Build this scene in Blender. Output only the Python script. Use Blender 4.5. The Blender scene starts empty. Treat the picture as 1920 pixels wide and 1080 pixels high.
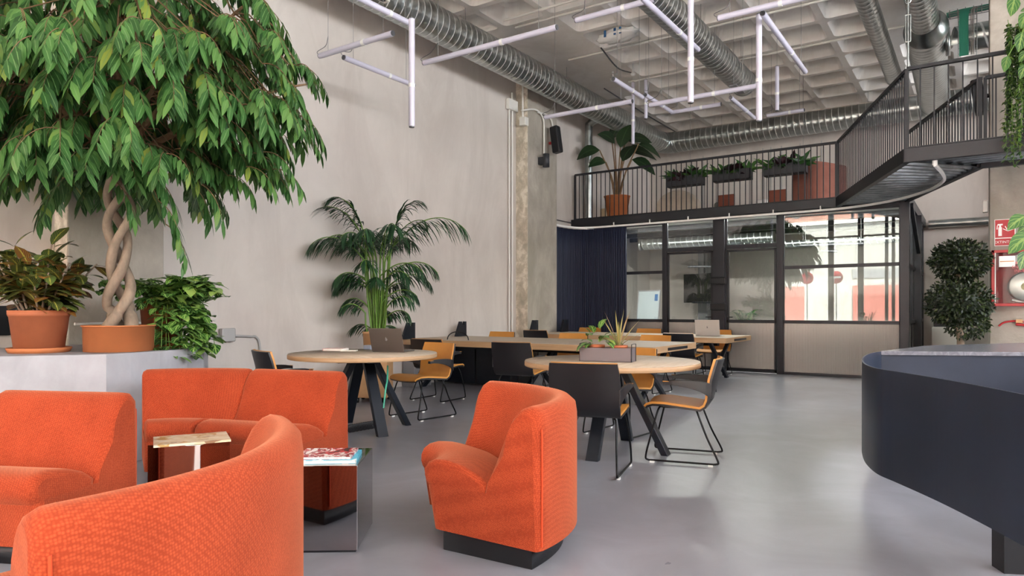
import bpy, bmesh, math, random
from mathutils import Vector, Matrix
PI = math.pi
sc = bpy.context.scene
col = sc.collection
random.seed(7)
# ------------------------------------------------------------------ camera, world, sun, exposure
FPX, CX, HY, CH = 1284.0, 960.0, 580.0, 1.2
TH = math.radians(34.27)
cam = bpy.data.cameras.new('camera'); cam.sensor_width = 36; cam.lens = FPX/1920*36
cam.shift_y = (HY-540)/1920; cam.clip_start = .05; cam.clip_end = 300
co = bpy.data.objects.new('camera', cam); col.objects.link(co)
co.location = (0, 0, CH); co.rotation_euler = (PI/2, 0, TH)
sc.camera = co
sc.view_settings.view_transform = 'Standard'
sc.view_settings.look = 'None'
sc.view_settings.gamma = 1
sc.view_settings.use_curve_mapping = False
sc.view_settings.exposure = EXPOSURE = 1.78
w = bpy.data.worlds.new('sky'); sc.world = w; w.use_nodes = True
nt = w.node_tree; bg = nt.nodes['Background']
bg.inputs[0].default_value = (0.93, 0.96, 1.0, 1); bg.inputs[1].default_value = 5.0
sun = bpy.data.lights.new('sun', 'SUN'); sun.energy = 22; sun.angle = math.radians(3); sun.color = (1, .95, .88)
so = bpy.data.objects.new('sun', sun); col.objects.link(so); so.rotation_euler = (0, math.radians(50), math.radians(38))
for (x, z, sx, sz) in ((-.7, 2.9, 13.2, 5.5),):
    pl = bpy.data.lights.new('window_portal', 'AREA'); pl.shape = 'RECTANGLE'; pl.size = sx; pl.size_y = sz
    pl.cycles.is_portal = True
    po = bpy.data.objects.new('window_portal', pl); col.objects.link(po); po.location = (x, -5.8, z); po.rotation_euler = (PI/2, 0, 0)
for (y, z, sy, sz) in ((5.5, 4.5, 21.0, 2.0),):
    pl = bpy.data.lights.new('window_portal', 'AREA'); pl.shape = 'RECTANGLE'; pl.size = sy; pl.size_y = sz
    pl.cycles.is_portal = True
    po = bpy.data.objects.new('window_portal', pl); col.objects.link(po); po.location = (5.85, y, z); po.rotation_euler = (PI/2, 0, PI/2)
sc.cycles.max_bounces = 10; sc.cycles.diffuse_bounces = 5; sc.cycles.glossy_bounces = 4
sc.cycles.transparent_max_bounces = 16; sc.cycles.transmission_bounces = 6
sc.cycles.sample_clamp_indirect = 8; sc.cycles.caustics_reflective = False; sc.cycles.caustics_refractive = False
try:
    sc.cycles.use_denoising = True; sc.cycles.denoiser = 'OPENIMAGEDENOISE'
except Exception: pass

# ------------------------------------------------------------------ helpers
ST, CT = math.sin(TH), math.cos(TH)
def at(px, py=None, t=None, X=None, Y=None, Z=None):
    """a pixel of the photograph turned into a point of the room, given one known plane"""
    u = (px-CX)/FPX
    dx, dy = -ST+u*CT, CT+u*ST
    if t is None:
        if X is not None: t = X/dx
        elif Y is not None: t = Y/dy
        else: t = (Z-CH)*FPX/(HY-py)
    v = 0 if py is None else (HY-py)/FPX
    return Vector((dx*t, dy*t, CH+v*t))
def tag(o, label=None, cat=None, group=None, kind=None):
    if label: o['label'] = label
    if cat: o['category'] = cat
    if group: o['group'] = group
    if kind: o['kind'] = kind
    return o
def empty(name, loc=(0, 0, 0), rz=0, label=None, cat=None, group=None):
    o = bpy.data.objects.new(name, None); col.objects.link(o); o.empty_display_size = .1
    o.location = loc; o.rotation_euler = (0, 0, rz)
    return tag(o, label, cat, group)
def dup(o, parent=None):
    c = o.copy(); col.objects.link(c); c.parent = parent
    if 'label' in c and parent is None: del c['label']
    for ch in list(o.children): dup(ch, c)
    return c
class MB:
    def __init__(s): s.v = []; s.f = []; s.uv = []; s.sm = []
    def add(s, vs, fs, uvs=None, smooth=False):
        b = len(s.v); s.v += [tuple(p) for p in vs]
        for i, f in enumerate(fs):
            s.f.append([b+k for k in f]); s.sm.append(smooth)
            s.uv.append([uvs[k] for k in f] if uvs else [(0, 0)]*len(f))
        return s
    def box(s, x0, x1, y0, y1, z0, z1, mat=None):
        vs = [Vector(p) for p in ((x0,y0,z0),(x1,y0,z0),(x1,y1,z0),(x0,y1,z0),(x0,y0,z1),(x1,y0,z1),(x1,y1,z1),(x0,y1,z1))]
        if mat: vs = [mat @ p for p in vs]
        return s.add(vs, ((0,3,2,1),(4,5,6,7),(0,1,5,4),(1,2,6,5),(2,3,7,6),(3,0,4,7)))
    def beam(s, a, b, w, h, up=(0, 0, 1)):
        """box bar from a to b, w wide sideways, h high"""
        a = Vector(a); b = Vector(b); d = (b-a).normalized(); up = Vector(up)
        r = d.cross(up)
        if r.length < 1e-4: r = d.cross(Vector((0, 1, 0)))
        r.normalize(); n = r.cross(d)
        vs = []
        for p in (a, b):
            for i, j in ((-1,-1),(1,-1),(1,1),(-1,1)): vs.append(p+r*(i*w/2)+n*(j*h/2))
        return s.add(vs, ((0,1,2,3),(7,6,5,4),(0,4,5,1),(1,5,6,2),(2,6,7,3),(3,7,4,0)))
    def tube(s, pts, r, n=8, cap=True, smooth=True):
        pts = [Vector(p) for p in pts]; rs = r if isinstance(r, (list, tuple)) else [r]*len(pts)
        d0 = (pts[1]-pts[0]).normalized(); ref = Vector((0,0,1)) if abs(d0.z) < .9 else Vector((1,0,0))
        a = d0.cross(ref).normalized(); vs = []; m = len(pts)
        for i, p in enumerate(pts):
            d = (pts[min(i+1, m-1)]-pts[max(i-1, 0)]).normalized()
            a = (a-d*a.dot(d)).normalized(); b = d.cross(a)
            for k in range(n):
                t = 2*PI*k/n; vs.append(p+(a*math.cos(t)+b*math.sin(t))*rs[i])
        fs = [(i*n+k, i*n+(k+1)%n, (i+1)*n+(k+1)%n, (i+1)*n+k) for i in range(m-1) for k in range(n)]
        s.add(vs, fs, smooth=smooth)
        if cap:
            s.add(vs[:n], [tuple(range(n))[::-1]]); s.add(vs[-n:], [tuple(range(n))])
        return s
    def lathe(s, prof, c=(0, 0, 0), n=32, smooth=True, axis='z'):
        vs = []
        for r, z in prof:
            for k in range(n):
                t = 2*PI*k/n; p = (r*math.cos(t), r*math.sin(t), z)
                if axis == 'x': p = (p[2], p[0], p[1])
                if axis == 'y': p = (p[1], p[2], p[0])
                vs.append((c[0]+p[0], c[1]+p[1], c[2]+p[2]))
        m = len(prof)
        s.add(vs, [(i*n+k, i*n+(k+1)%n, (i+1)*n+(k+1)%n, (i+1)*n+k) for i in range(m-1) for k in range(n)], smooth=smooth)
        if prof[0][0] > 1e-5: s.add(vs[:n], [tuple(range(n))[::-1]])
        if prof[-1][0] > 1e-5: s.add(vs[-n:], [tuple(range(n))])
        return s
    def prism(s, poly, z0, z1, M=None):
        """poly (x,y) extruded in z; M maps to the world"""
        n = len(poly); vs = [Vector((x, y, z0)) for x, y in poly]+[Vector((x, y, z1)) for x, y in poly]
        if M: vs = [M @ p for p in vs]
        return s.add(vs, [tuple(range(n))[::-1], tuple(range(n, 2*n))]+[(i, (i+1)%n, n+(i+1)%n, n+i) for i in range(n)])
    def blob(s, c, rx, ry, rz, n=14, m=9, jit=0):
        vs = []; 
        for i in range(m+1):
            ph = PI*i/m
            for k in range(n):
                t = 2*PI*k/n; q = 1+random.uniform(-jit, jit)
                vs.append((c[0]+rx*q*math.sin(ph)*math.cos(t), c[1]+ry*q*math.sin(ph)*math.sin(t), c[2]+rz*q*math.cos(ph)))
        return s.add(vs, [(i*n+k, (i+1)*n+k, (i+1)*n+(k+1)%n, i*n+(k+1)%n) for i in range(m) for k in range(n)], smooth=True)
    def leaf(s, p, d, L, W, droop=.3, nrm=(0, 0, 1), seg=4, fold=.15, peak=.42):
        p = Vector(p); d = Vector(d).normalized(); nrm = Vector(nrm)
        side = d.cross(nrm)
        if side.length < .05: side = d.cross(Vector((1, .3, 0)))
        side.normalize(); n2 = side.cross(d)
        vs = []; uv = []; q = p.copy(); dd = d.copy()
        for i in range(seg+1):
            t = i/seg
            wv = W/2*(math.sin(PI*min(1, (t/peak)*.5 if t < peak else .5+.5*(t-peak)/(1-peak)))**.8 if 0 < i < seg else .04)
            vs += [q-side*wv+n2*wv*fold, q, q+side*wv+n2*wv*fold]; uv += [(0, t), (.5, t), (1, t)]
            dd = (dd+Vector((0, 0, -1))*droop/seg).normalized(); q = q+dd*(L/seg)
        fs = []
        for i in range(seg):
            a = i*3; fs += [(a, a+1, a+4, a+3), (a+1, a+2, a+5, a+4)]
        return s.add(vs, fs, uv, smooth=True)
    def build(s, name, m, parent=None, bevel=0, seg=2, angle=40, weld=False):
        me = bpy.data.meshes.new(name); me.from_pydata(s.v, [], s.f); 
        uvl = me.uv_layers.new(name='UVMap')
        flat = [c for f in s.uv for q in f for c in q]
        uvl.data.foreach_set('uv', flat)
        me.polygons.foreach_set('use_smooth', s.sm)
        me.materials.append(m); me.validate(clean_customdata=False); me.update()
        o = bpy.data.objects.new(name, me); col.objects.link(o); o.parent = parent
        if weld:
            bm = bmesh.new(); bm.from_mesh(me); bmesh.ops.remove_doubles(bm, verts=bm.verts, dist=1e-4); bm.to_mesh(me); bm.free()
        if bevel:
            b = o.modifiers.new('bevel', 'BEVEL'); b.width = bevel; b.segments = seg; b.limit_method = 'ANGLE'; b.angle_limit = math.radians(angle)
            b.harden_normals = False
        return o
def smooth_path(pts, k=6):
    pts = [Vector(p) for p in pts]; P = [pts[0]*2-pts[1]]+pts+[pts[-1]*2-pts[-2]]; out = []
    for i in range(1, len(P)-2):
        for j in range(k):
            t = j/k; a, b, c, d = P[i-1], P[i], P[i+1], P[i+2]
            out.append(.5*((2*b)+(c-a)*t+(2*a-5*b+4*c-d)*t*t+(3*b-a-3*c+d)*t**3))
    out.append(pts[-1]); return out
def text_mesh(body, size, name, m, parent, loc, rot, extrude=.0008, align='CENTER'):
    cu = bpy.data.curves.new(name, 'FONT'); cu.body = body; cu.size = size; cu.extrude = extrude; cu.align_x = align; cu.align_y = 'CENTER'
    cu.resolution_u = 2
    tmp = bpy.data.objects.new('tmp', cu); col.objects.link(tmp)
    dg = bpy.context.evaluated_depsgraph_get(); me = bpy.data.meshes.new_from_object(tmp.evaluated_get(dg))
    bpy.data.objects.remove(tmp); me.materials.clear(); me.materials.append(m)
    o = bpy.data.objects.new(name, me); col.objects.link(o); o.parent = parent; o.location = loc; o.rotation_euler = rot
    return o

# ------------------------------------------------------------------ materials
def lin(c):
    if isinstance(c, str):
        c = [int(c[i:i+2], 16)/255 for i in (0, 2, 4)]
        c = [x/12.92 if x <= .04045 else ((x+.055)/1.055)**2.4 for x in c]
    return (c[0], c[1], c[2], 1)
def new(name):
    m = bpy.data.materials.new(name); m.use_nodes = True
    return m, m.node_tree.nodes, m.node_tree.links, m.node_tree.nodes['Principled BSDF']
def ramp(N, L, fac, stops):
    r = N.new('ShaderNodeValToRGB'); e = r.color_ramp.elements
    e[0].position = stops[0][0]; e[0].color = lin(stops[0][1]); e[1].position = stops[-1][0]; e[1].color = lin(stops[-1][1])
    for p, c in stops[1:-1]:
        q = e.new(p); q.color = lin(c)
    L.new(fac, r.inputs[0]); return r.outputs[0]
def noise(N, L, scale, detail=4, rough=.6, coord='Object', stretch=None, dist=0):
    tc = N.new('ShaderNodeTexCoord'); nz = N.new('ShaderNodeTexNoise')
    nz.inputs['Scale'].default_value = scale; nz.inputs['Detail'].default_value = detail; nz.inputs['Roughness'].default_value = rough
    nz.inputs['Distortion'].default_value = dist
    if stretch:
        mp = N.new('ShaderNodeMapping'); mp.inputs['Scale'].default_value = stretch
        L.new(tc.outputs[coord], mp.inputs[0]); L.new(mp.outputs[0], nz.inputs['Vector'])
    else: L.new(tc.outputs[coord], nz.inputs['Vector'])
    return nz.outputs['Fac']
def bump(N, L, B, h, strength=.3, dist=.01):
    b = N.new('ShaderNodeBump'); b.inputs['Strength'].default_value = strength; b.inputs['Distance'].default_value = dist
    L.new(h, b.inputs['Height']); L.new(b.outputs[0], B.inputs['Normal']); return b
def plain(name, c, rough=.5, metal=0, var=0, vs=3, bs=0, bscale=60, coat=0, stretch=None, spec=.5):
    m, N, L, B = new(name); B.inputs['Base Color'].default_value = lin(c); B.inputs['Roughness'].default_value = rough
    B.inputs['Metallic'].default_value = metal; B.inputs['Coat Weight'].default_value = coat; B.inputs['Specular IOR Level'].default_value = spec
    c = lin(c)
    if var:
        a = [max(0, x*(1-var)) for x in c[:3]]; b = [min(1, x*(1+var)) for x in c[:3]]
        f = noise(N, L, vs, 5, .6, stretch=stretch)
        L.new(ramp(N, L, f, [(.3, a), (.7, b)]), B.inputs['Base Color'])
    if bs: bump(N, L, B, noise(N, L, bscale, 3), bs, .004)
    return m
M = {}
def concrete(name, stops, scale=1.2, rough=.85, bs=.25, stain=None, pits=False):
    m, N, L, B = new(name); B.inputs['Roughness'].default_value = rough
    f = noise(N, L, scale, 8, .62, stretch=(1, 1, .8), dist=.4)
    c = ramp(N, L, f, stops)
    if stain:
        f2 = noise(N, L, .7, 6, .7, stretch=(1.3, 1.3, .35), dist=1.2)
        mx = N.new('ShaderNodeMix'); mx.data_type = 'RGBA'; r = ramp(N, L, f2, [(.45, '000000'), (.7, 'ffffff')])
        L.new(r, mx.inputs[0]); L.new(c, mx.inputs[6]); mx.inputs[7].default_value = lin(stain); c = mx.outputs[2]
    L.new(c, B.inputs['Base Color'])
    bump(N, L, B, noise(N, L, 14 if pits else 30, 6, .7), bs, .01)
    return m
M['plaster'] = concrete('plaster_wall', [(.2, 'b9b0aa'), (.45, 'c5bdb6'), (.6, 'cac2bb'), (.85, 'd4ccc5')], 1.0, .88, .12, stain='b9b0a9')
M['pillar'] = concrete('raw_concrete', [(.2, '847e74'), (.45, '9e978d'), (.6, 'aaa298'), (.85, 'c6bfb6')], 2.2, .85, .5, stain='8f897c', pits=True)
M['pillar_edge'] = concrete('chipped_concrete', [(.3, 'a89f8f'), (.5, 'c2b7a5'), (.62, 'e2d9ca'), (.8, 'd0c6b5')], 7, .9, .9, pits=True)
M['plinth'] = concrete('plinth_concrete', [(.25, '8e8e93'), (.5, '9c9ca2'), (.75, 'a9a9b0')], 3, .55, .08)
M['ceiling'] = concrete('ceiling_paint', [(.25, 'e6e1db'), (.5, 'eeeae5'), (.8, 'f4f1ec')], 1.2, .8, .2, stain='dfd9d2')
# polished floor
m, N, L, B = new('polished_concrete_floor')
f = noise(N, L, 1.3, 8, .6, dist=1.0); c = ramp(N, L, f, [(.25, '7f8086'), (.5, '8a8b93'), (.75, '979aa3')])
L.new(c, B.inputs['Base Color'])
f2 = noise(N, L, .9, 6, .65, stretch=(1, .5, 1)); mr = N.new('ShaderNodeMapRange'); L.new(f2, mr.inputs[0])
mr.inputs[3].default_value = .22; mr.inputs[4].default_value = .38; L.new(mr.outputs[0], B.inputs['Roughness'])
B.inputs['Specular IOR Level'].default_value = .6
bump(N, L, B, noise(N, L, 2.5, 3), .05, .02)
M['floor'] = m
M['black'] = plain('black_steel', '1d1e22', .42, .3, bs=.05)
M['graphite'] = plain('graphite_steel', '27282d', .42, .3, var=.12, vs=6)
M['frame_steel'] = plain('window_frame_steel', '2d2e34', .4, .35, var=.1, vs=5)
M['navy_steel'] = plain('dark_blue_leg_steel', '171d27', .35, .4, var=.15, vs=10)
M['shell'] = plain('black_plastic', '17161a', .42, 0, bs=.08, bscale=300)
M['pad'] = plain('mustard_leather', 'c4863c', .5, 0, var=.06, vs=8, bs=.05, bscale=200)
M['wire'] = plain('black_wire', '0c0c0e', .35, .6)
M['white_plastic'] = plain('white_plastic', 'e6e6e4', .4)
M['white_pipe'] = plain('white_painted_pipe', 'd9d6d0', .5)
M['grey_pipe'] = plain('grey_conduit', 'a9a8a6', .45, .3)
M['terracotta'] = plain('terracotta', 'ad6340', .75, 0, var=.1, vs=5, bs=.1, bscale=40)
M['terracotta_bright'] = plain('bright_terracotta', 'b96f42', .7, 0, var=.08, vs=5)
M['soil'] = plain('soil', '3a2a1f', .95, 0, var=.4, vs=40, bs=1, bscale=60)
M['bark'] = plain('pale_bark', '8a7867', .85, 0, var=.3, vs=14, bs=.6, bscale=50, stretch=(1, 1, .4))
M['twig'] = plain('brown_twig', '7c6145', .8, 0, var=.2, vs=20)
M['mirror'] = plain('polished_steel_box', 'b5b2b2', .045, 1, var=.05, vs=2)
M['tube'] = plain('lilac_white_tube', 'c6c3d3', .35, 0)
M['cable'] = plain('thin_steel_cable', '8f8f8f', .4, .6)
M['cap'] = plain('tube_end_cap', '6a6a6e', .35, .7)
M['red'] = plain('red_paint', 'a81c22', .4)
M['signred'] = plain('sign_red', 'b3202a', .45)
M['white'] = plain('white_paint', 'f0efec', .5)
M['cream'] = plain('cream_upholstery', 'c9b394', .9, 0, var=.08, vs=8)
M['taupe'] = plain('taupe_upholstery', 'c2b5a6', .9, 0, var=.08, vs=8)
M['rust'] = plain('rust_fabric', '8d594c', .9, 0, var=.12, vs=5)
M['pink'] = plain('dusty_pink_fabric', 'c98a7c', .9, 0, var=.1, vs=9)
M['brownseat'] = plain('rust_leather', '8a4a36', .6, 0)
M['grey_fabric'] = plain('grey_green_fabric', '7f837a', .9, 0, var=.1, vs=9)
M['laptop_dark'] = plain('grey_aluminium', '6e6662', .38, .75)
M['laptop_light'] = plain('silver_aluminium', 'd6d3d2', .35, .6)
M['screen'] = plain('black_screen', '060607', .12, 0, coat=.5)
M['keys'] = plain('dark_keys', '1a1a1c', .5)
M['paper'] = plain('paper_pages', 'ece7de', .8)
M['cyan'] = plain('cyan_cover', '4fb6cf', .45)
M['green_cable'] = plain('green_cable', '3f9f84', .5)
M['blue_mark'] = plain('blue_print', '2b5f92', .5)
M['cork'] = plain('beige_laminate', 'c2976b', .6, 0, var=.06, vs=12)
M['planter'] = plain('grey_planter_steel', '6b6266', .5, .2)
M['planter_dark'] = plain('dark_planter_steel', '2f3136', .5, .2)
M['counter'] = plain('blue_black_counter_steel', '262e3e', .36, .1, var=.22, vs=1.6, bs=.04, bscale=8)
M['whiteboard'] = plain('whiteboard_face', 'aeb9bd', .3)
M['grey_box'] = plain('grey_box', '88878a', .55)
# marble
m, N, L, B = new('grey_marble'); f = noise(N, L, 9, 8, .7, dist=2)
L.new(ramp(N, L, f, [(.3, '5d5e66'), (.5, '74757e'), (.7, '8f9099')]), B.inputs['Base Color']); B.inputs['Roughness'].default_value = .22
M['marble'] = m
# galvanised
def galv(name, a, b, rough):
    m, N, L, B = new(name); B.inputs['Metallic'].default_value = 1
    f = noise(N, L, 5, 4, .6, dist=.5); L.new(ramp(N, L, f, [(.3, a), (.7, b)]), B.inputs['Base Color']); B.inputs['Roughness'].default_value = rough
    return m
M['galv'] = galv('galvanised_duct', '989d9c', 'b9bebd', .28)
M['seam'] = plain('duct_seam', 'dfe3e1', .5, .4)
M['galv_dark'] = galv('galvanised_deck', '74787a', '9a9ea0', .38)
# fabric
def fabric(name, c1, c2, scale=150):
    m, N, L, B = new(name); B.inputs['Roughness'].default_value = .92; B.inputs['Sheen Weight'].default_value = .35; B.inputs['Sheen Roughness'].default_value = .5
    B.inputs['Sheen Tint'].default_value = lin('ffb38a'); B.inputs['Specular IOR Level'].default_value = .15
    tc = N.new('ShaderNodeTexCoord'); mp = N.new('ShaderNodeMapping'); mp.inputs['Rotation'].default_value = (.3, .2, .78)
    L.new(tc.outputs['Object'], mp.inputs[0])
    vo = N.new('ShaderNodeTexVoronoi'); vo.inputs['Scale'].default_value = scale; vo.inputs['Randomness'].default_value = .35; L.new(mp.outputs[0], vo.inputs['Vector'])
    c = ramp(N, L, vo.outputs['Distance'], [(.0, c1), (.62, c2)])
    f = noise(N, L, 3, 4, .6); mx = N.new('ShaderNodeMix'); mx.data_type = 'RGBA'; mx.blend_type = 'MULTIPLY'
    mx.inputs[0].default_value = 1; L.new(c, mx.inputs[6]); L.new(ramp(N, L, f, [(.3, 'e6e0de'), (.7, 'ffffff')]), mx.inputs[7])
    L.new(mx.outputs[2], B.inputs['Base Color']); inv = N.new('ShaderNodeMath'); inv.operation = 'SUBTRACT'; inv.inputs[0].default_value = 1
    L.new(vo.outputs['Distance'], inv.inputs[1]); bump(N, L, B, inv.outputs[0], .3, .003); return m
M['orange'] = fabric('orange_wool', 'c05430', '98391f', 120)
M['orange_seam'] = plain('orange_piping', 'c64218', .9)
# curtain
M['curtain'] = plain('navy_curtain', '111a33', .7, 0, var=.2, vs=30, stretch=(1, 1, .05))
# wood
def wood(name, stops, scale, stretch, rough=.5):
    m, N, L, B = new(name); f = noise(N, L, scale, 6, .6, stretch=stretch, dist=.6)
    L.new(ramp(N, L, f, stops), B.inputs['Base Color']); B.inputs['Roughness'].default_value = rough; bump(N, L, B, f, .05, .003); return m
M['wood'] = wood('pale_oak_top', [(.3, 'a0907d'), (.5, 'ac9c89'), (.7, 'b8a995')], 3, (.6, 6, 6))
M['ply'] = wood('plywood_edge', [(.3, '9a7754'), (.5, 'af8e6b'), (.7, 'bea07d')], 6, (.5, .5, 40))
# glass : pane with fresnel like reflection and clear transmission
def glass(name, tint, f0):
    m, N, L, B = new(name); out = N['Material Output']; N.remove(B)
    lw = N.new('ShaderNodeLayerWeight'); lw.inputs[0].default_value = .5
    pw = N.new('ShaderNodeMath'); pw.operation = 'POWER'; pw.inputs[1].default_value = 5; L.new(lw.outputs['Facing'], pw.inputs[0])
    ma = N.new('ShaderNodeMath'); ma.operation = 'MULTIPLY_ADD'; ma.inputs[1].default_value = 1-f0; ma.inputs[2].default_value = f0; L.new(pw.outputs[0], ma.inputs[0])
    tr = N.new('ShaderNodeBsdfTransparent'); tr.inputs[0].default_value = lin(tint); gl = N.new('ShaderNodeBsdfGlossy'); gl.inputs['Roughness'].default_value = 0.005
    mx = N.new('ShaderNodeMixShader'); L.new(ma.outputs[0], mx.inputs[0]); L.new(tr.outputs[0], mx.inputs[1]); L.new(gl.outputs[0], mx.inputs[2])
    L.new(mx.outputs[0], out.inputs[0]); return m
M['glass'] = glass('clear_glass', 'f0f4f2', .085)
M['cabinet_glass'] = glass('cabinet_glass', 'f4f4f4', .01)
M['facade_glass'] = glass('facade_glass', 'f7faf8', .03)
# fluted frosted panel
m, N, L, B = new('fluted_panel'); B.inputs['Base Color'].default_value = lin('9a9793'); B.inputs['Roughness'].default_value = .25; B.inputs['Metallic'].default_value = .45
B.inputs['Transmission Weight'].default_value = .25; B.inputs['Specular IOR Level'].default_value = 1.0
tc = N.new('ShaderNodeTexCoord'); wv = N.new('ShaderNodeTexWave'); wv.bands_direction = 'X'; wv.inputs['Scale'].default_value = 14; L.new(tc.outputs['Object'], wv.inputs['Vector'])
bump(N, L, B, wv.outputs['Fac'], .35, .006); M['fluted'] = m
# leaves
def leafmat(name, stops, vein=None, rough=.38, transl=.22, veinw=.12, lateral=0):
    m, N, L, B = new(name); g = N.new('ShaderNodeNewGeometry'); c = ramp(N, L, g.outputs['Random Per Island'], stops)
    uv = N.new('ShaderNodeTexCoord')
    if vein:
        sp = N.new('ShaderNodeSeparateXYZ'); L.new(uv.outputs['UV'], sp.inputs[0])
        ab = N.new('ShaderNodeMath'); ab.operation = 'SUBTRACT'; ab.inputs[1].default_value = .5; L.new(sp.outputs[0], ab.inputs[0])
        a2 = N.new('ShaderNodeMath'); a2.operation = 'ABSOLUTE'; L.new(ab.outputs[0], a2.inputs[0])
        lt = N.new('ShaderNodeMath'); lt.operation = 'LESS_THAN'; lt.inputs[1].default_value = veinw; L.new(a2.outputs[0], lt.inputs[0]); fac = lt.outputs[0]
        if lateral:
            mm = N.new('ShaderNodeMath'); mm.operation = 'SUBTRACT'; L.new(sp.outputs[1], mm.inputs[0]); L.new(a2.outputs[0], mm.inputs[1])
            mu = N.new('ShaderNodeMath'); mu.operation = 'MULTIPLY'; mu.inputs[1].default_value = lateral; L.new(mm.outputs[0], mu.inputs[0])
            fr = N.new('ShaderNodeMath'); fr.operation = 'FRACT'; L.new(mu.outputs[0], fr.inputs[0])
            l2 = N.new('ShaderNodeMath'); l2.operation = 'LESS_THAN'; l2.inputs[1].default_value = .18; L.new(fr.outputs[0], l2.inputs[0])
            mxx = N.new('ShaderNodeMath'); mxx.operation = 'MAXIMUM'; L.new(lt.outputs[0], mxx.inputs[0]); L.new(l2.outputs[0], mxx.inputs[1]); fac = mxx.outputs[0]
        mx = N.new('ShaderNodeMix'); mx.data_type = 'RGBA'; L.new(fac, mx.inputs[0]); L.new(c, mx.inputs[6]); mx.inputs[7].default_value = lin(vein); c = mx.outputs[2]
    L.new(c, B.inputs['Base Color']); B.inputs['Roughness'].default_value = rough
    out = N['Material Output']; tb = N.new('ShaderNodeBsdfTranslucent'); L.new(c, tb.inputs[0]); ms = N.new('ShaderNodeMixShader'); ms.inputs[0].default_value = transl
    L.new(B.outputs[0], ms.inputs[1]); L.new(tb.outputs[0], ms.inputs[2]); L.new(ms.outputs[0], out.inputs[0]); return m
M['ficus'] = leafmat('ficus_leaf', [(0, '264a20'), (.35, '38622f'), (.7, '4b773b'), (.93, '648c49'), (1, '8c9a40')], '6d905a', .36, .25, .05)
M['palm'] = leafmat('palm_leaf', [(0, '16311a'), (.5, '24482a'), (1, '38603a')], None, .45, .15)
M['palm_stem'] = plain('palm_stem', '5c7f2c', .5, 0, var=.2, vs=6)
M['croton'] = leafmat('croton_leaf', [(0, '15301a'), (.45, '214326'), (.62, '33582a'), (.72, '4c241a'), (.85, '7c3520'), (.94, 'a8602f'), (1, 'c9a050')], 'b3ac52', .33, .1, .05, 8)
M['pothos'] = leafmat('pothos_leaf', [(0, '1f4a1c'), (.4, '356629'), (.75, '5f8f3c'), (1, '9dbb60')], '9dbf68', .35, .2, .07, 3)
M['variegated'] = leafmat('variegated_leaf', [(0, '1f4420'), (1, '3f6c30')], '748c48', .35, .1, .07, 4)
M['spider'] = leafmat('spiky_leaf', [(0, '7a8a45'), (.5, '9a9a5e'), (1, 'b88a7a')], 'b5a06a', .45, .2, .2)
M['banana'] = leafmat('dark_broad_leaf', [(0, '101d11'), (1, '1f351e')], '3a5232', .35, .12, .04, 12)
M['topiary'] = leafmat('topiary_leaf', [(0, '0f190a'), (.6, '1d2d11'), (1, '3a4a1a')], None, .45, .15)
M['fern'] = leafmat('planter_leaf', [(0, '1d4020'), (.6, '3a6a2c'), (1, '5c8a3a')], None, .45, .2)
M['burgundy'] = leafmat('burgundy_leaf', [(0, '1c0e14'), (1, '3c1c26')], None, .45, .15)
M['vine'] = leafmat('vine_leaf', [(0, '24421a'), (.5, '3d6427'), (1, '72883c')], None, .45, .25)
# ================================================================== the setting
XL, YB, YG, XR, YF, ZC = -7.42, 17.56, 13.3, 6.0, -6.0, 5.95
def struct(name, mb, m, parent=None, **k):
    o = mb.build(name, m, parent, **k)
    if parent is None: o['kind'] = 'structure'
    return o
struct('floor', MB().box(XL-.2, XR+.2, YF-.2, YB+.2, -.2, 0), M['floor'])
struct('wall_left', MB().box(XL-.3, XL, YF-.2, YB+.2, 0, 6.6), M['plaster'])
struct('wall_back', MB().box(XL-.3, XR+.3, YB, YB+.3, 0, 6.6), M['plaster'])
mb = MB()
mb.box(XR, XR+.3, 16.2, YB+.2, 0, 6.6).box(XR, XR+.3, YF-.2, -5.2, 0, 6.6).box(XR, XR+.3, -5.2, 16.2, 0, 3.5).box(XR, XR+.3, -5.2, 16.2, 5.5, 6.6)
struct('wall_right', mb, M['plaster'])
# front facade behind the camera: piers, spandrels, glazing bars
mb = MB().box(XL-.3, XR+.3, YF-.3, YF, 5.7, 6.6).box(XL-.3, XR+.3, YF-.3, YF, 0, .12)
struct('wall_front', mb, M['plaster'])
wf = struct('window_1', MB(), M['frame_steel']) if False else None
wr = empty('window_1', (0, 0, 0)); wr['kind'] = 'structure'
mb = MB()
for x in (XL+.05, -5.35, -4.18, -3.2, -2.95, -1.2, .6, 2.4, 4.2, XR-.05):
    wd = .22 if x in (-5.35, -4.18) else .12
    mb.box(x-wd/2, x+wd/2, YF-.2, YF-.06, .12, 5.7)
for z in (4.35,): mb.box(XL, XR, YF-.18, YF-.08, z-.04, z+.04)
struct('window_frame', mb, M['frame_steel'], wr)
struct('window_pane', MB().box(XL, XR, YF-.14, YF-.13, .12, 5.7), M['facade_glass'], wr)
wr = empty('window_added', (0, 0, 0)); wr['kind'] = 'structure'  # unseen high window row added to bring daylight to the ceiling
mb = MB()
for y in (-5.2, -3.3, -1.4, .5, 2.4, 4.3, 6.2, 8.1, 10.0, 12.0, 14.1, 16.2): mb.box(XR+.1, XR+.2, y-.04, y+.04, 3.5, 5.5)
struct('window_frame', mb, M['frame_steel'], wr)
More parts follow.
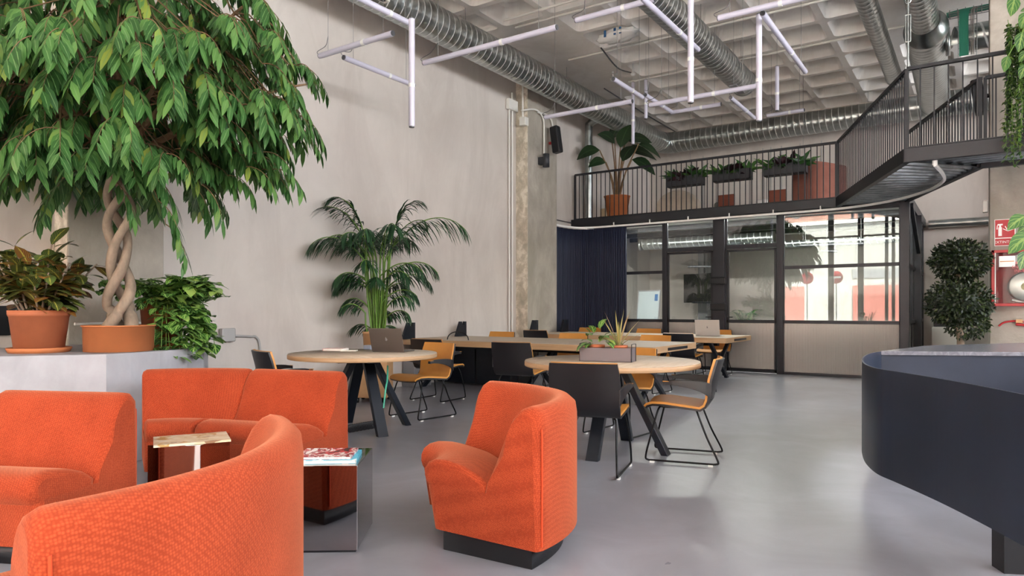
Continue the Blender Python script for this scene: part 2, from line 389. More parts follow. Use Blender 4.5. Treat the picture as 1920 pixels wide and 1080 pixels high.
# ceiling: waffle slab
mb = MB(); P = .9; x0, y0 = -2.13, 12.2
def rnd_rect(cx, cy, hx, hy, r, z, k=4):
    out = []
    for qx, qy, a in ((1, 1, 0), (-1, 1, 90), (-1, -1, 180), (1, -1, 270)):
        for i in range(k):
            t = math.radians(a+90*i/(k-1)); out.append((cx+qx*(hx-r)+r*math.cos(t), cy+qy*(hy-r)+r*math.sin(t), z))
    return out
i0 = math.floor((XL-x0)/P); i1 = math.ceil((XR-x0)/P); j0 = math.floor((YF-y0)/P); j1 = math.ceil((YB-y0)/P)
solid = lambda cx, cy: (cx < -5.75 and (9.1 < cy < 13.6 or 1.2 < cy < 5.2)) or (cx > -1.2 and 9.4 < cy < 13.6)
for i in range(i0, i1):
    for j in range(j0, j1):
        a, b, c, d = x0+i*P, x0+(i+1)*P, y0+j*P, y0+(j+1)*P; cx, cy = (a+b)/2, (c+d)/2
        sq = [(b, d, ZC), (a, d, ZC), (a, c, ZC), (b, c, ZC)]
        if solid(cx, cy):
            mb.add(sq, [(0, 1, 2, 3)]); mb.add([(x, y, ZC+.5) for x, y, z in sq], [(3, 2, 1, 0)]); continue
        r1 = rnd_rect(cx, cy, P/2-.055, P/2-.055, .09, ZC); r2 = rnd_rect(cx, cy, P/2-.11, P/2-.11, .11, ZC+.27); r3 = rnd_rect(cx, cy, P/2-.17, P/2-.17, .1, ZC+.31)
        vs = sq+r1+r2+r3; fs = []
        for k in range(4):
            for q in range(3): fs.append((k, 4+k*4+q, 4+k*4+q+1))
            fs.append((k, 4+k*4+3, 4+((k+1) % 4)*4, (k+1) % 4))
        for n_, (p, q) in enumerate(((4, 20), (20, 36))):
            for k in range(16): fs.append((p+k, q+k, q+(k+1) % 16, p+(k+1) % 16))
        fs.append(tuple(range(36, 52)))
        mb.add(vs, fs)
cl = struct('ceiling', mb, M['ceiling'])
struct('ceiling_slab', MB().box(XL-.3, XR+.3, YF-.3, YB+.3, ZC+.5, ZC+.7), M['ceiling'], cl)
# concrete pillars of the left wall and the right
for nm, (x1, ya, yb) in {'pillar_back': (-7.15, 11.03, 12.13), 'pillar_front': (-7.15, 3.0, 3.93)}.items():
    o = struct(nm, MB().box(XL-.05, x1, ya, yb, 0, ZC), M['pillar'], bevel=.012)
    struct('chipped_edge', MB().box(XL-.04, x1-.003, ya-.004, ya+.02, 0, ZC-.01), M['pillar_edge'], o)
struct('wall_light_block', MB().box(.86, 1.3, 12.1, YB, 0, 3.0), M['plaster'])  # unseen wall block added to keep side light out of the nook
struct('pillar_right', MB().box(.12, 1.35, 11.03, 12.1, 0, ZC), M['pillar'], bevel=.012)
# back wall panel joints and white casing on the right of the back wall
mb = MB()
for px in (1318, 1430, 1445, 1465, 1500, 1540): 
    x = at(px, Y=YB-.02).x; mb.box(x-.012, x+.012, YB-.012, YB, 3.0, 5.2)
struct('trim_1', mb, M['grey_pipe'])
# ------------------------------------------------------------------ mezzanine, bridge, glass room
XM = -1.0; ZM0, ZM1 = 3.0, 3.17
A_, B_, C_, D_ = (-2.08, 13.3), (-1.0, 13.25), (.02, 10.6), (-.73, 9.68)
mz = struct('mezzanine_floor', MB().box(XL, XM, YG+.02, YB, ZM0+.02, ZM1-.02), M['ceiling'])
mb = MB().box(XL, A_[0]+.05, YG-.1, YG+.03, ZM0, ZM1).box(A_[0], XM, YG-.1, YG+.03, ZM0, ZM1)
mb.box(XM-.06, XM+.04, YG, YB, ZM0, ZM1)
for y in (14.3, 15.3, 16.3): mb.box(XL, XM, y-.04, y+.04, ZM0-.08, ZM0+.02)
struct('edge_beam', mb, M['graphite'], mz, bevel=.004)
br = empty('bridge', (0, 0, 0)); br['kind'] = 'structure'
mb = MB()
def bar(a, b, z0=ZM0, z1=ZM1, w=.08): mb.beam((a[0], a[1], (z0+z1)/2), (b[0], b[1], (z0+z1)/2), w, z1-z0)
bar(A_, D_); bar(B_, C_); bar((D_[0]-.03, D_[1]), (3.4, D_[1])); bar(C_, (3.4, C_[1]))
struct('side_beam', mb, M['graphite'], br, bevel=.004)
mb = MB(); 
def deck(p, q, r, s, n, z, amp):
    """corrugated sheet between edge p-q and edge s-r"""
    vs = []; fs = []
    for i in range(n*4+1):
        t = i/(n*4); zz = z+(amp if i % 4 in (1, 2) else 0)
        a = Vector(p).lerp(Vector(s), t); b = Vector(q).lerp(Vector(r), t); vs += [(a.x, a.y, zz), (b.x, b.y, zz)]
    for i in range(n*4): fs.append((2*i, 2*i+1, 2*i+3, 2*i+2))
    mb.add(vs, fs); return vs
deck((A_[0], A_[1]), B_, C_, D_, 18, 3.02, .07)
deck((D_[0], D_[1]), (3.4, D_[1]), (3.4, C_[1]), (C_[0]-.7, C_[1]), 6, 3.06, .045)
struct('corrugated_deck', mb, M['galv_dark'], br)
mb = MB()
mb.prism([A_, D_, C_, B_], 3.13, 3.16).prism([D_, (3.4, D_[1]), (3.4, C_[1]), C_], 3.13, 3.16)
struct('walkway_top', mb, M['graphite'], br)
# railings
def railing(pts, z, h, gap, label, seg_group=None, name='railing', skip_first=False):
    r = empty(name, (pts[0][0], pts[0][1], z), 0, label, 'railing'); o0 = Vector((pts[0][0], pts[0][1], 0)); base = Vector((pts[0][0], pts[0][1], z))
    P3 = [Vector((p[0], p[1], 0))-o0 for p in pts]
    mb = MB()
    for a, b in zip(P3, P3[1:]): mb.beam(a+Vector((0, 0, h-.02)), b+Vector((0, 0, h-.02)), .05, .04)
    mb.build('handrail', M['graphite'], r); mb = MB()
    for a, b in zip(P3, P3[1:]): mb.beam(a+Vector((0, 0, .012)), b+Vector((0, 0, .012)), .045, .012)
    mb.build('bottom_rail', M['graphite'], r)
    first = None; k = 0
    for a, b in zip(P3, P3[1:]):
        L_ = (b-a).length; n = max(1, round(L_/gap))
        ang = math.atan2((b-a).y, (b-a).x)
        for i in range(n+1 if b is P3[-1] else n):
            p = a.lerp(b, i/n); k += 1
            if k > 96: break
            if first is None: first = MB().box(-.008, .008, -.006, .006, .015, h-.03).build('baluster', M['graphite'], r); o = first
            else: o = first.copy(); col.objects.link(o); o.parent = r
            o.location = p; o.rotation_euler = (0, 0, ang+PI/2 if False else ang)
    for p in P3:
        MB().box(-.02, .02, -.02, .02, -.1, h-.02).build('post', M['graphite'], r).location = p
    return r
railing([(XL+.08, YG-.06), (A_[0], YG-.06)], ZM1, 1.0, .105, 'long black railing along the front edge of the mezzanine')
railing([(A_[0]+.03, YG-.08), (D_[0], D_[1]+.05)], ZM1, 1.0, .1, 'steeply rising black railing on the left side of the bridge')
railing([(D_[0], D_[1]), (3.3, D_[1])], ZM1, 1.0, .145, 'near black railing of the bridge landing behind the hanging vines')
railing([(B_[0], B_[1]), (C_[0], C_[1])], ZM1, 1.0, .1, 'far diagonal black railing on the right side of the bridge')
railing([(C_[0]+.05, C_[1]), (3.3, C_[1])], ZM1, 1.0, .11, 'far black railing of the bridge landing in front of the pillar')
# hanger rod with turnbuckle
h0 = D_[0]+.01, D_[1]+.05
hr = empty('hanger_rod', (h0[0], h0[1], 4.15), 0, 'galvanised hanger rod with turnbuckle rising from the bridge rail corner', 'rod')
mb = MB().tube([(0, 0, .0), (0, 0, 1.8)], .011).tube([(0, 0, -.95), (0, 0, 0)], .008); mb.build('rod', M['galv'], hr)
mb = MB()
for s in (-1, 1): mb.tube([(s*.026, 0, .35), (s*.026, 0, .68)], .008)
mb.tube([(-.03, 0, .35), (.03, 0, .35)], .012).tube([(-.03, 0, .68), (.03, 0, .68)], .012)
mb.build('turnbuckle', M['galv'], hr)
mb = MB()
for z in (.02, .86, 1.25, 1.5):
    ring = [(0.03*math.cos(a*PI/6), 0, z+.04*math.sin(a*PI/6)) for a in range(13)]; mb.tube(ring, .007, 6)
mb.build('eye_ring', M['galv'], hr)

# glass partition : frames between floor and mezzanine beam
X13 = lambda px: at(px, Y=YG).x
G = YG
Z_LOW, Z_MID, Z_HEAD, Z_TOP = .97, 1.97, 2.37, 3.0
def fr(mb, xa, xb, za, zb, d=.05): mb.box(xa, xb, G-d/2, G+d/2, za, zb)
def pane(root, xa, xb, za, zb, name='glass_pane', m='glass', th=.008): return MB().box(xa, xb, G-th/2, G+th/2, za, zb).build(name, M[m], root)
mb = MB()
xp = X13(1340), X13(1361)
mb.box(xp[0], xp[1], G-.1, G+.08, 0, Z_TOP)
mb.box(X13(1688)+.0, X13(1706), G-.1, G+.1, 0, Z_TOP)
mb.box(X13(1244), X13(1249.5), G-.04, G+.04, 0, Z_TOP)
mb.box(X13(1459), X13(1469), G-.04, G+.04, 0, Z_TOP)
mb.box(-7.05, X13(1706), G-.05, G+.04, Z_TOP-.05, Z_TOP+.01)
struct('trim_2', mb, M['frame_steel'], bevel=.004)
def glazed(name, xa, xb, rails, base=True, top=Z_TOP-.05):
    r = empty(name, (0, 0, 0)); r['kind'] = 'structure'; mb = MB(); b = .018
    fr(mb, xa, xa+b, 0, top); fr(mb, xb-b, xb, 0, top); fr(mb, xa, xb, 0, .05); fr(mb, xa, xb, top-b, top)
    for z in rails: fr(mb, xa, xb, z-.03, z+.03)
    struct('window_frame', mb, M['frame_steel'], r)
    struct('window_pane', MB().box(xa+b, xb-b, G-.004, G+.004, Z_LOW+.03, top-b), M['glass'], r)
    o = struct('lower_panel', MB().box(xa+b, xb-b, G-.01, G+.01, .05, Z_LOW-.03), M['fluted'], r)
    return r
glazed('window_3', -6.9, X13(1244), (Z_LOW, 1.96))
glazed('window_4', X13(1469), X13(1688), (Z_LOW, Z_MID))
def gdoor(name, xa, xb, hinge_right):
    r = empty(name, (0, 0, 0)); r['kind'] = 'structure'; mb = MB(); b = .042
    fr(mb, xa, xb, Z_HEAD-.01, Z_HEAD+.07, .07); fr(mb, xa, xa+.03, Z_HEAD, Z_TOP-.05); fr(mb, xb-.03, xb, Z_HEAD, Z_TOP-.05)
    fr(mb, xa, xa+.018, 0, Z_HEAD, .07); fr(mb, xb-.018, xb, 0, Z_HEAD, .07)
    struct('door_frame', mb, M['frame_steel'], r, bevel=.003)
    struct('transom_pane', MB().box(xa+.03, xb-.03, G-.004, G+.004, Z_HEAD+.07, Z_TOP-.05), M['glass'], r)
    mb = MB(); x0, x1 = xa+.024, xb-.024
    fr(mb, x0, x0+b, .01, Z_HEAD-.02, .045); fr(mb, x1-b, x1, .01, Z_HEAD-.02, .045); fr(mb, x0, x1, Z_HEAD-.02-b, Z_HEAD-.02, .045)
    fr(mb, x0, x1, .01, .08, .045); fr(mb, x0, x1, Z_LOW-.03, Z_LOW+.03, .045)
    lf = struct('door_leaf', mb, M['graphite'], r, bevel=.003)
    struct('door_glass', MB().box(x0+b, x1-b, G-.004, G+.004, Z_LOW+.03, Z_HEAD-.02-b), M['glass'], lf)
    struct('door_panel', MB().box(x0+b, x1-b, G-.01, G+.01, .08, Z_LOW-.03), M['fluted'], lf)
    hx = x1-.03 if hinge_right else x0+.03
    struct('door_handle', MB().tube([(hx, G-.02, 1.05), (hx, G-.08, 1.05), (hx-.1 if hinge_right else hx+.1, G-.08, 1.05)], .01), M['black'], lf)
gdoor('door_1', X13(1249.5), xp[0], True)
gdoor('door_2', xp[1], X13(1459), False)
# lock boxes on the post
for z, lb in ((1.76, 'upper black lock box on the dark post between the glass doors'), (1.26, 'lower black lock box on the dark post between the glass doors')):
    c = (xp[0]+xp[1])/2
    o = MB().box(c-.15, c+.15, G-.16, G-.1, z-.08, z+.06).build('lock_box', M['black'], None, bevel=.02, seg=3); tag(o, lb, 'lock', 'lock boxes between the glass doors')
# right side glass wall of the room
r = empty('window_5', (0, 0, 0)); r['kind'] = 'structure'; mb = MB(); xs = -1.03
ys = [13.45, 14.5, 15.6, 16.6, YB-.02]
for y in ys: mb.box(xs-.03, xs+.03, y-.03, y+.03, 0, Z_TOP)
for z in (.04, Z_LOW, Z_MID, Z_TOP-.04): mb.box(xs-.03, xs+.03, 13.4, YB, z-.03, z+.03)
struct('window_frame', mb, M['frame_steel'], r)
struct('window_pane', MB().box(xs-.004, xs+.004, 13.4, YB, Z_LOW, Z_TOP-.05), M['glass'], r)
struct('lower_panel', MB().box(xs-.01, xs+.01, 13.4, YB, .05, Z_LOW), M['fluted'], r)
# brace of the bridge at the room corner
struct('trim_3', MB().beam((-.95, 13.5, 2.98), (-.95, 15.2, 2.3), .06, .08).box(-1.02, -.9, 15.2, 15.32, 0, 3.0), M['graphite'])
# interior partition of the meeting room
mb = MB().box(-5.95, -5.7, YB-.35, YB-.01, 0, 3.0); struct('trim_4', mb, M['grey_box'])

# ------------------------------------------------------------------ street outside (seen reflected in the glass)
o = struct('street_ground', MB().box(-30, 25, -30, YF-.3, -.2, -.05), plain('pale_paving', 'c4c0ba', .9, 0, var=.1))
m, N, L, B = new('street_brick'); br_ = N.new('ShaderNodeTexBrick'); br_.inputs['Scale'].default_value = 1
br_.inputs['Brick Width'].default_value = .3; br_.inputs['Row Height'].default_value = .09; br_.inputs['Mortar Size'].default_value = .012
br_.inputs['Color1'].default_value = lin('9a5f4a'); br_.inputs['Color2'].default_value = lin('8a503c'); br_.inputs['Mortar'].default_value = lin('b0a096')
tc = N.new('ShaderNodeTexCoord'); mp = N.new('ShaderNodeMapping'); mp.inputs['Rotation'].default_value = (PI/2, 0, 0); L.new(tc.outputs['Object'], mp.inputs[0]); L.new(mp.outputs[0], br_.inputs['Vector'])
L.new(br_.outputs['Color'], B.inputs['Base Color']); B.inputs['Roughness'].default_value = .9
b = empty('street_building', (0, -15, 0), 0, 'street building across the road with white wall, brick top and pink doors', 'building')
MB().box(-30, 25, -1, 0, 0, 6.0).build('white_wall', plain('street_render', 'a9a6a1', .9, 0, var=.04), b)
MB().box(-30, 25, -1.2, .05, 6.15, 9.5).build('brick_storey', m, b)
MB().box(-30, 25, -1, .15, 5.95, 6.15).build('cornice', M['white'], b)
for x in (-9.3, -4.6, -.5, 4.0):
    MB().box(x-1.1, x+1.1, -.05, .04, 0, 2.5).build('garage_door', plain('pink_door', 'a8655c', .6), b)
    MB().box(x-1.1, x+1.1, 0, .05, 2.9, 3.4).build('vent_strip', M['grey_box'], b)
def roundsign(loc, label, red):
    r = empty('traffic_sign', loc, 0, label, 'sign')
    MB().lathe([(0, -.01), (.3, -.01), (.3, .01), (0, .01)], axis='y').build('disc', M['signred'] if red else M['white'], r)
    if red: MB().box(-.2, .2, .011, .02, -.05, .05).build('white_bar', M['white'], r)
    else: MB().lathe([(.22, .011), (.3, .011), (.3, .02), (.22, .02)], axis='y').build('red_ring', M['signred'], r)
    MB().tube([(0, -.04, -loc[2]), (0, -.04, .3)], .03).build('pole', M['grey_pipe'], r)
roundsign((-5.6, -9.0, 2.72), 'red round no entry sign with white bar out in the street', True)
roundsign((-6.9, -9.0, 2.72), 'white round traffic sign with red ring out in the street', False)

ls = empty('added_fill_strip', (-4, 13.50, 2.99), 0, 'added fill light strip hidden along the inside top of the glass front', 'light')  # added glowing strip, hidden behind the beam, to brighten the meeting room
m, N, L, B = new('added_fill_glow'); B.inputs['Emission Color'].default_value = (1, .97, .93, 1); B.inputs['Emission Strength'].default_value = 60
MB().box(-2.8, 2.8, -.06, .06, 0, .015).build('housing', M['white'], ls); MB().box(-2.78, 2.78, -.05, .05, -.006, -.0).build('glow_face', m, ls)
# ================================================================== services: ducts, pipes, tube lights
def duct_mesh(mb, L_, R, pitch=.11, n=28, rib=.006):
    """spiral seam duct along +x from 0 to L_"""
    rows = int(L_/pitch)*4+1; vs = []; 
    for i in range(rows):
        for j in range(n+1):
            a = 2*PI*j/n; x = (i//4+(0, .1, .5, .8)[i % 4]+j/n)*pitch; x = min(x, L_)
            r = R+(rib if i % 4 < 2 else 0); vs.append((x, r*math.cos(a), r*math.sin(a)))
    fs = [(i*(n+1)+j, i*(n+1)+j+1, (i+1)*(n+1)+j+1, (i+1)*(n+1)+j) for i in range(rows-1) for j in range(n)]
    mb.add(vs, fs, smooth=True); mb.seam = [k for k, i in enumerate([i for i in range(rows-1) for j in range(n)]) if i % 4 == 0]
    return mb
def duct(name, a, b, R, label, pitch=.135, ends=True, group=None, m='galv', rib=.005):
    a = Vector(a); b = Vector(b); d = b-a; r = empty(name, a, 0, label, 'duct', group)
    r.rotation_mode = 'XYZ'; r.rotation_euler = d.to_track_quat('X', 'Z').to_euler()
    duct_mesh(MB(), d.length, R, pitch, rib=rib)
    duct_mesh(mb := MB(), d.length, R, pitch, rib=rib); o = mb.build('spiral_pipe', M[m], r); o.data.materials.append(M['seam'])
    for k_ in mb.seam: o.data.polygons[k_].material_index = 1
    for k_ in range(int(d.length//3.2)+1):
        x = min(1.2+3.2*k_, d.length-.2); MB().tube([(x, 0, R-.01), (x, 0, ZC+.35-a.z)], .004, 5).build('hanger_wire', M['cable'], r)
    if ends:
        for x in (0, d.length): MB().lathe([(R*.92, x-.03), (R+.015, x-.03), (R+.015, x+.03), (R*.92, x+.03)], axis='x').build('end_collar', M[m], r)
    return r
duct('air_duct', (-6.68, YF+.5, 5.45), (-6.68, 16.5, 5.45), .25, 'longest galvanised spiral duct running along the left wall')
duct('air_duct', (-6.4, 16.75, 5.45), (2.8, 16.75, 5.45), .25, 'galvanised spiral duct crossing the back wall above the mezzanine')
elbow = MB().tube(smooth_path([(-6.68, 16.42, 5.45), (-6.68, 16.55, 5.45), (-6.6, 16.7, 5.45), (-6.45, 16.75, 5.45), (-6.32, 16.75, 5.45)], 5), .262, 24).build('duct_elbow', M['galv'], None)
tag(elbow, 'galvanised duct elbow in the back left corner under the ceiling', 'duct')
dB = duct('air_duct', (-3.62, 3.0, 5.42), (-3.62, 13.0, 5.42), .22, 'galvanised spiral duct ending open above the middle of the room')
MB().box(9.3, 9.85, -.06, .06, -.235, -.215).build('vent_grille', M['grey_box'], dB)
duct('air_duct', (-1.28, 3.0, 5.45), (-1.28, 14.3, 5.45), .13, 'narrowest galvanised spiral duct, right of the middle under the ceiling')
dD = duct('air_duct', (-.66, 3.0, 5.45), (-.66, 11.8, 5.45), .185, 'galvanised spiral duct above the bridge, before the wide flare')
tag(MB().lathe([(.17, 11.75), (.2, 11.78), (.29, 12.1), (.3, 12.12), (.3, 12.2), (.27, 12.22)], (-.66, 0, 5.45), 28, axis='y').build('duct_flare', M['galv'], None), 'flared galvanised duct reducer above the bridge', 'duct')
duct('air_duct', (-.68, 12.15, 5.45), (-.74, 16.5, 5.45), .27, 'wide galvanised duct behind the flare above the bridge')
duct('air_duct', (-.4, 12.8, 5.42), (5.95, 12.8, 5.42), .2, 'short galvanised branch duct passing behind the concrete pillar', pitch=.3)
lv = empty('vent_grille', (-6.36, 5.9, 5.22), 0, 'black slot grille under the left wall duct', 'grille')
MB().box(-.05, .05, -.55, .55, -.03, .0).build('frame', M['white_pipe'], lv); MB().box(-.025, .03, -.5, .5, -.035, .005).build('slot', M['black'], lv)
# vertical pipe at mezzanine corner
yv = 13.73
tag(MB().tube(smooth_path([(-7.26, yv, 3.17), (-7.26, yv, 3.6), (-7.26, yv, 5.2), (-7.22, yv, 5.38), (-7.05, yv, 5.45), (-6.9, yv, 5.45)], 5), .085, 16).build('air_pipe', M['galv'], None), 'vertical galvanised pipe in the left corner of the mezzanine', 'pipe')
# pipes at right back
tag(MB().tube(smooth_path([(-.9, 17.4, 3.05), (.3, 17.4, 3.05), (.42, 17.4, 3.1), (.47, 17.4, 3.25), (.47, 17.4, 4.6)], 5), .09, 14).build('air_pipe', M['galv'], None), 'galvanised pipe turning upwards on the back wall behind the topiary', 'pipe')
tag(MB().box(.5, .82, 17.3, 17.5, 0, 5.9).build('pipe_casing', M['white_pipe'], None, bevel=.03), 'pale vertical casing on the back wall beside the pillar', 'casing')
# thin ceiling pipes along x
for i, (y, x0_, x1_, r) in enumerate(((6.9, -5.8, 2, .02), (7.9, -6.2, 3, .018), (9.15, -6.4, 3, .022), (9.5, -6.4, -2.6, .02), (11.3, -6.4, 3, .02), (13.1, -6.0, 2, .022))):
    o = MB().tube([(x0_, y, ZC-.04), (x1_, y, ZC-.04)], r, 8).build('ceiling_pipe', M['white_pipe'], None)
    tag(o, 'thin off-white ceiling pipe, '+('nearest the camera', 'second nearest the camera', 'just in front of the white sack', 'shorter one beside the white sack', 'second farthest', 'farthest, behind all other ceiling pipes')[i], 'pipe', 'ceiling conduits')
for i, (pts, lb) in enumerate((([(1133, 166), (1275, 252)], 'paired dark conduit running along the ceiling to the back duct'), ([(1127, 90), (1185, 137)], 'drooping grey cable under the ceiling near the white sack'))):
    a, b_ = at(*pts[0], Z=ZC-.05), at(*pts[1], Z=ZC-.05)
    mid = (a+b_)/2+Vector((0, 0, -.02 if i == 0 else -.12))
    tag(MB().tube(smooth_path([a, mid, b_], 6), .014).build('ceiling_cable', M['cap'], None), lb, 'cable')
# white sack stuck above the pipes
p = at(1160, 66, Z=ZC-.12); sk = empty('plastic_sack', p, 0, 'crumpled white plastic sack with blue print on the ceiling pipes', 'sack')
mb = MB().blob((0, 0, 0), .36, .22, .09, 22, 12, .22); mb.build('bag', M['white'], sk)
for dx in (-.16, .02, .12): MB().box(dx-.02, dx+.02, -.2, -.19, -.06, .05).build('blue_print', M['blue_mark'], sk)
# sprinkler heads / small lamps
for px, py, lb in ((1187, 138, 'small round white ceiling fitting at the end of the drooping cable'), (1149, 148, 'small round white ceiling fitting above the left wall duct')):
    q = at(px, py, Z=ZC-.15); o = MB().lathe([(.0, -.05), (.04, -.04), (.05, 0), (.02, .03), (.01, .5)], q, 12).build('smoke_detector', M['white_plastic'], None)
    tag(o, lb, 'detector', 'round ceiling fittings')

# tube lights : (x|y|v, px0, py0, px1, py1, height or distance, label)
TL = [
 ('x', 600, 105, 737, 63, 4.25, 'tube light running crosswise nearest the left wall, upper left'),
 ('y', 645, 108, 775, 160, 4.25, 'tube light below the upper left one, slanting down to the right'),
 ('y', 655, -13, 797, 38, 4.42, 'thick tube light at the top edge joined to a vertical tube'),
 ('v', 772, 36, 772, 237, 7.4, 'vertical tube light hanging in front of the plain left wall'),
 ('x', 795, 118, 1037, 47, 4.25, 'long tube light crossing in front of the left wall duct'),
 ('x', 1080, 38, 1222, -6, 4.7, 'tube light at the top edge in front of the ceiling sack'),
 ('y', 1204, -4, 1300, 95, 4.6, 'tube light slanting down to the tall vertical tube, top middle'),
 ('v', 1295, -20, 1295, 192, 7.6, 'tall vertical tube light in front of the middle duct'),
 ('x', 1347, 34, 1540, -14, 4.5, 'tube light crossing above the middle duct end'),
 ('v', 1423, 28, 1423, 226, 7.9, 'vertical tube light right of the middle duct end'),
 ('y', 1430, 25, 1508, 135, 4.5, 'shaded tube light slanting right from the vertical tube'),
 ('v', 1457, 125, 1457, 207, 11.7, 'short vertical tube light right of the middle duct'),
 ('x', 1022, 220, 1182, 188, 4.25, 'tube light crossing the left duct beside the black speaker'),
 ('v', 1187, 155, 1187, 270, 13.4, 'farthest vertical tube light in front of the mezzanine plant'),
 ('v', 1211, 150, 1211, 222, 12.9, 'short vertical tube light above the mezzanine plant'),
 ('x', 1218, 197, 1420, 162, 4.2, 'long tube light ending at the vertical tube by the duct end'),
 ('y', 1150, 148, 1207, 182, 4.5, 'dull tube light slanting beside the round ceiling fitting'),
 ('y', 1210, 178, 1263, 209, 4.6, 'dark tube light slanting under the far ceiling'),
 ('x', 1258, 211, 1350, 194, 4.6, 'faint tube light crossing the far ceiling ribs'),
 ('y', 1370, 183, 1414, 221, 4.6, 'grey tube light slanting left of the vertical tube'),
 ('x', 1438, 217, 1510, 209, 4.9, 'pale tube light just above the back duct')]
for k, ax, *q in [(i,)+t for i, t in enumerate(TL)]:
    pa, ya, pb, yb, hv, lb = q
    R = .033
    if ax == 'v': a = at(pa, ya, t=hv); b_ = at(pb, yb, t=hv)
    else: a = at(pa, ya, Z=hv); b_ = at(pb, yb, Z=hv); (b_.__setattr__('y', a.y) if ax == 'x' else b_.__setattr__('x', a.x))
    r = empty('tube_light', a, 0, lb, 'light', 'suspended tube lights'); d = b_-a
    MB().tube([(0, 0, 0), d], R, 14).build('tube', M['tube'], r)
    n_ = d.normalized()
    for e_ in (Vector((0, 0, 0)), d): MB().tube([e_-n_*.012, e_+n_*.012], R*.9, 12).build('end_cap', M['cap'], r)
    mid = d*.62; MB().tube([mid-n_*.02, mid+n_*.02], R*1.12, 12).build('joint_ring', M['white_plastic'], r)
    if ax == 'v': wires = [(0, 0, 0)]
    else: wires = [d*.12, d*.88]
    for w_ in wires:
        w_ = Vector(w_); MB().tube([w_, Vector((w_.x, w_.y, ZC+.3-a.z))], .0028, 5).build('suspension_cable', M['cable'], r)
    if ax != 'v': MB().tube(smooth_path([n_*.0, -n_*.05+Vector((0, 0, .06)), n_*.1+Vector((0, 0, .1)), d*.12+Vector((0, 0, .2))], 5), .004, 5).build('power_cord', M['cap'], r)

# wall conduits left
cd = empty('wall_conduit', (XL+.03, 10.85, 0), 0, 'pair of pale vertical conduits on the plaster wall beside the back pillar', 'conduit')
MB().tube([(0, 0, .3), (0, 0, 5.35)], .02).tube([(.0, -.1, .3), (.0, -.1, 5.2)], .018).build('pipe', M['white_pipe'], cd)
MB().box(-.02, .06, -.18, .12, 5.0, 5.2).build('junction_box', M['white_pipe'], cd, bevel=.01)
y1, y2 = 11.08, 11.55
cd = empty('wall_conduit', (-7.12, 11.0, 0), 0, 'bent pale conduit running over the back pillar to the lamp and speaker', 'conduit')
z0 = at(1000, 205, X=-7.1).z
def onp(px, py): return at(px, py, X=-7.11)-Vector((-7.12, 11.0, 0))
MB().tube(smooth_path([onp(978, 207), onp(1000, 205), onp(1012, 211), onp(1019, 225), onp(1020, 250), onp(1020, 292)], 5), .018).tube(smooth_path([onp(1008, 211), onp(1022, 214), onp(1032, 222), onp(1036, 236), onp(1037, 258)], 5), .016).tube([(-.1, -.04, 4.85), (-.1, -.04, 5.5)], .018).build('pipe', M['white_pipe'], cd)
MB().box(-.16, -.02, -.07, .05, 4.72, 4.88).build('junction_box', M['white_pipe'], cd, bevel=.01)
p = at(1024, 301, X=-7.0); lp = empty('wall_lamp', p, 0, 'dark grey cylinder wall lamp on the back pillar', 'lamp')
MB().lathe([(.0, -.13), (.065, -.13), (.065, .13), (0, .13)], n=20).build('cylinder_shade', M['planter_dark'], lp); MB().box(-.15, -.02, -.06, .06, -.07, .07).build('wall_mount', M['planter_dark'], lp)
p = at(1043, 262, X=-6.95); sp_ = empty('wall_speaker', p, 0, 'black wall speaker tilted out from the back pillar', 'speaker')
mt = Matrix.Rotation(math.radians(-8), 4, 'Y')
MB().box(-.09, .09, -.08, .08, -.27, .27, mt).build('cabinet', M['black'], sp_, bevel=.03, seg=3); MB().tube([(-.16, 0, -.05), (-.06, 0, -.05)], .03).build('bracket', M['red'], sp_)
# left low conduit with box and bend
def onw(px, py, off=.02): return at(px, py, X=XL+off)
q0 = onw(425, 628, .03); cd = empty('wall_conduit', q0, 0, 'grey conduit with square box low on the left plaster wall', 'conduit')
yb_ = onw(487, 640).y; pth = [onw(330, 632), onw(440, 630), onw(470, 631), Vector((XL+.02, onw(480, 632).y, onw(480, 632).z)), Vector((XL+.02, yb_, onw(487, 650).z)), Vector((XL+.02, yb_, .2))]
MB().tube([v-q0 for v in smooth_path(pth, 6)], .014).tube([onw(385, 634)-q0, onw(425, 634)-q0], .012).build('pipe', M['grey_pipe'], cd)
MB().box(-.02, .05, -.09, .09, -.08, .08).build('junction_box', M['grey_pipe'], cd, bevel=.012)
p = at(8, 600, X=XL+.03); so_ = empty('socket_panel', p, 0, 'black socket panel on the wall behind the croton pot', 'socket')
MB().box(-.03, .03, -.16, .12, -.14, .13).build('panel', M['black'], so_, bevel=.01)
for z in (-.07, .06): MB().lathe([(.0, .0), (.035, .0), (.04, .015)], (.03, .06, z), 14, axis='x').build('socket', M['shell'], so_)
tag(MB().tube([(-7.13, 3.05, 1.06), (-7.13, 3.9, 1.06), (-7.38, 4.0, 1.06)], .014).build('wall_conduit', M['white_pipe'], None), 'short pale conduit on the pillar behind the ficus pot', 'conduit')
tag(MB().tube([(XL+.015, 12.15, 3.1), (XL+.015, 13.2, 3.1)], .012).build('wall_conduit', M['cap'], None), 'thin dark conduit above the curtain on the left wall', 'conduit')

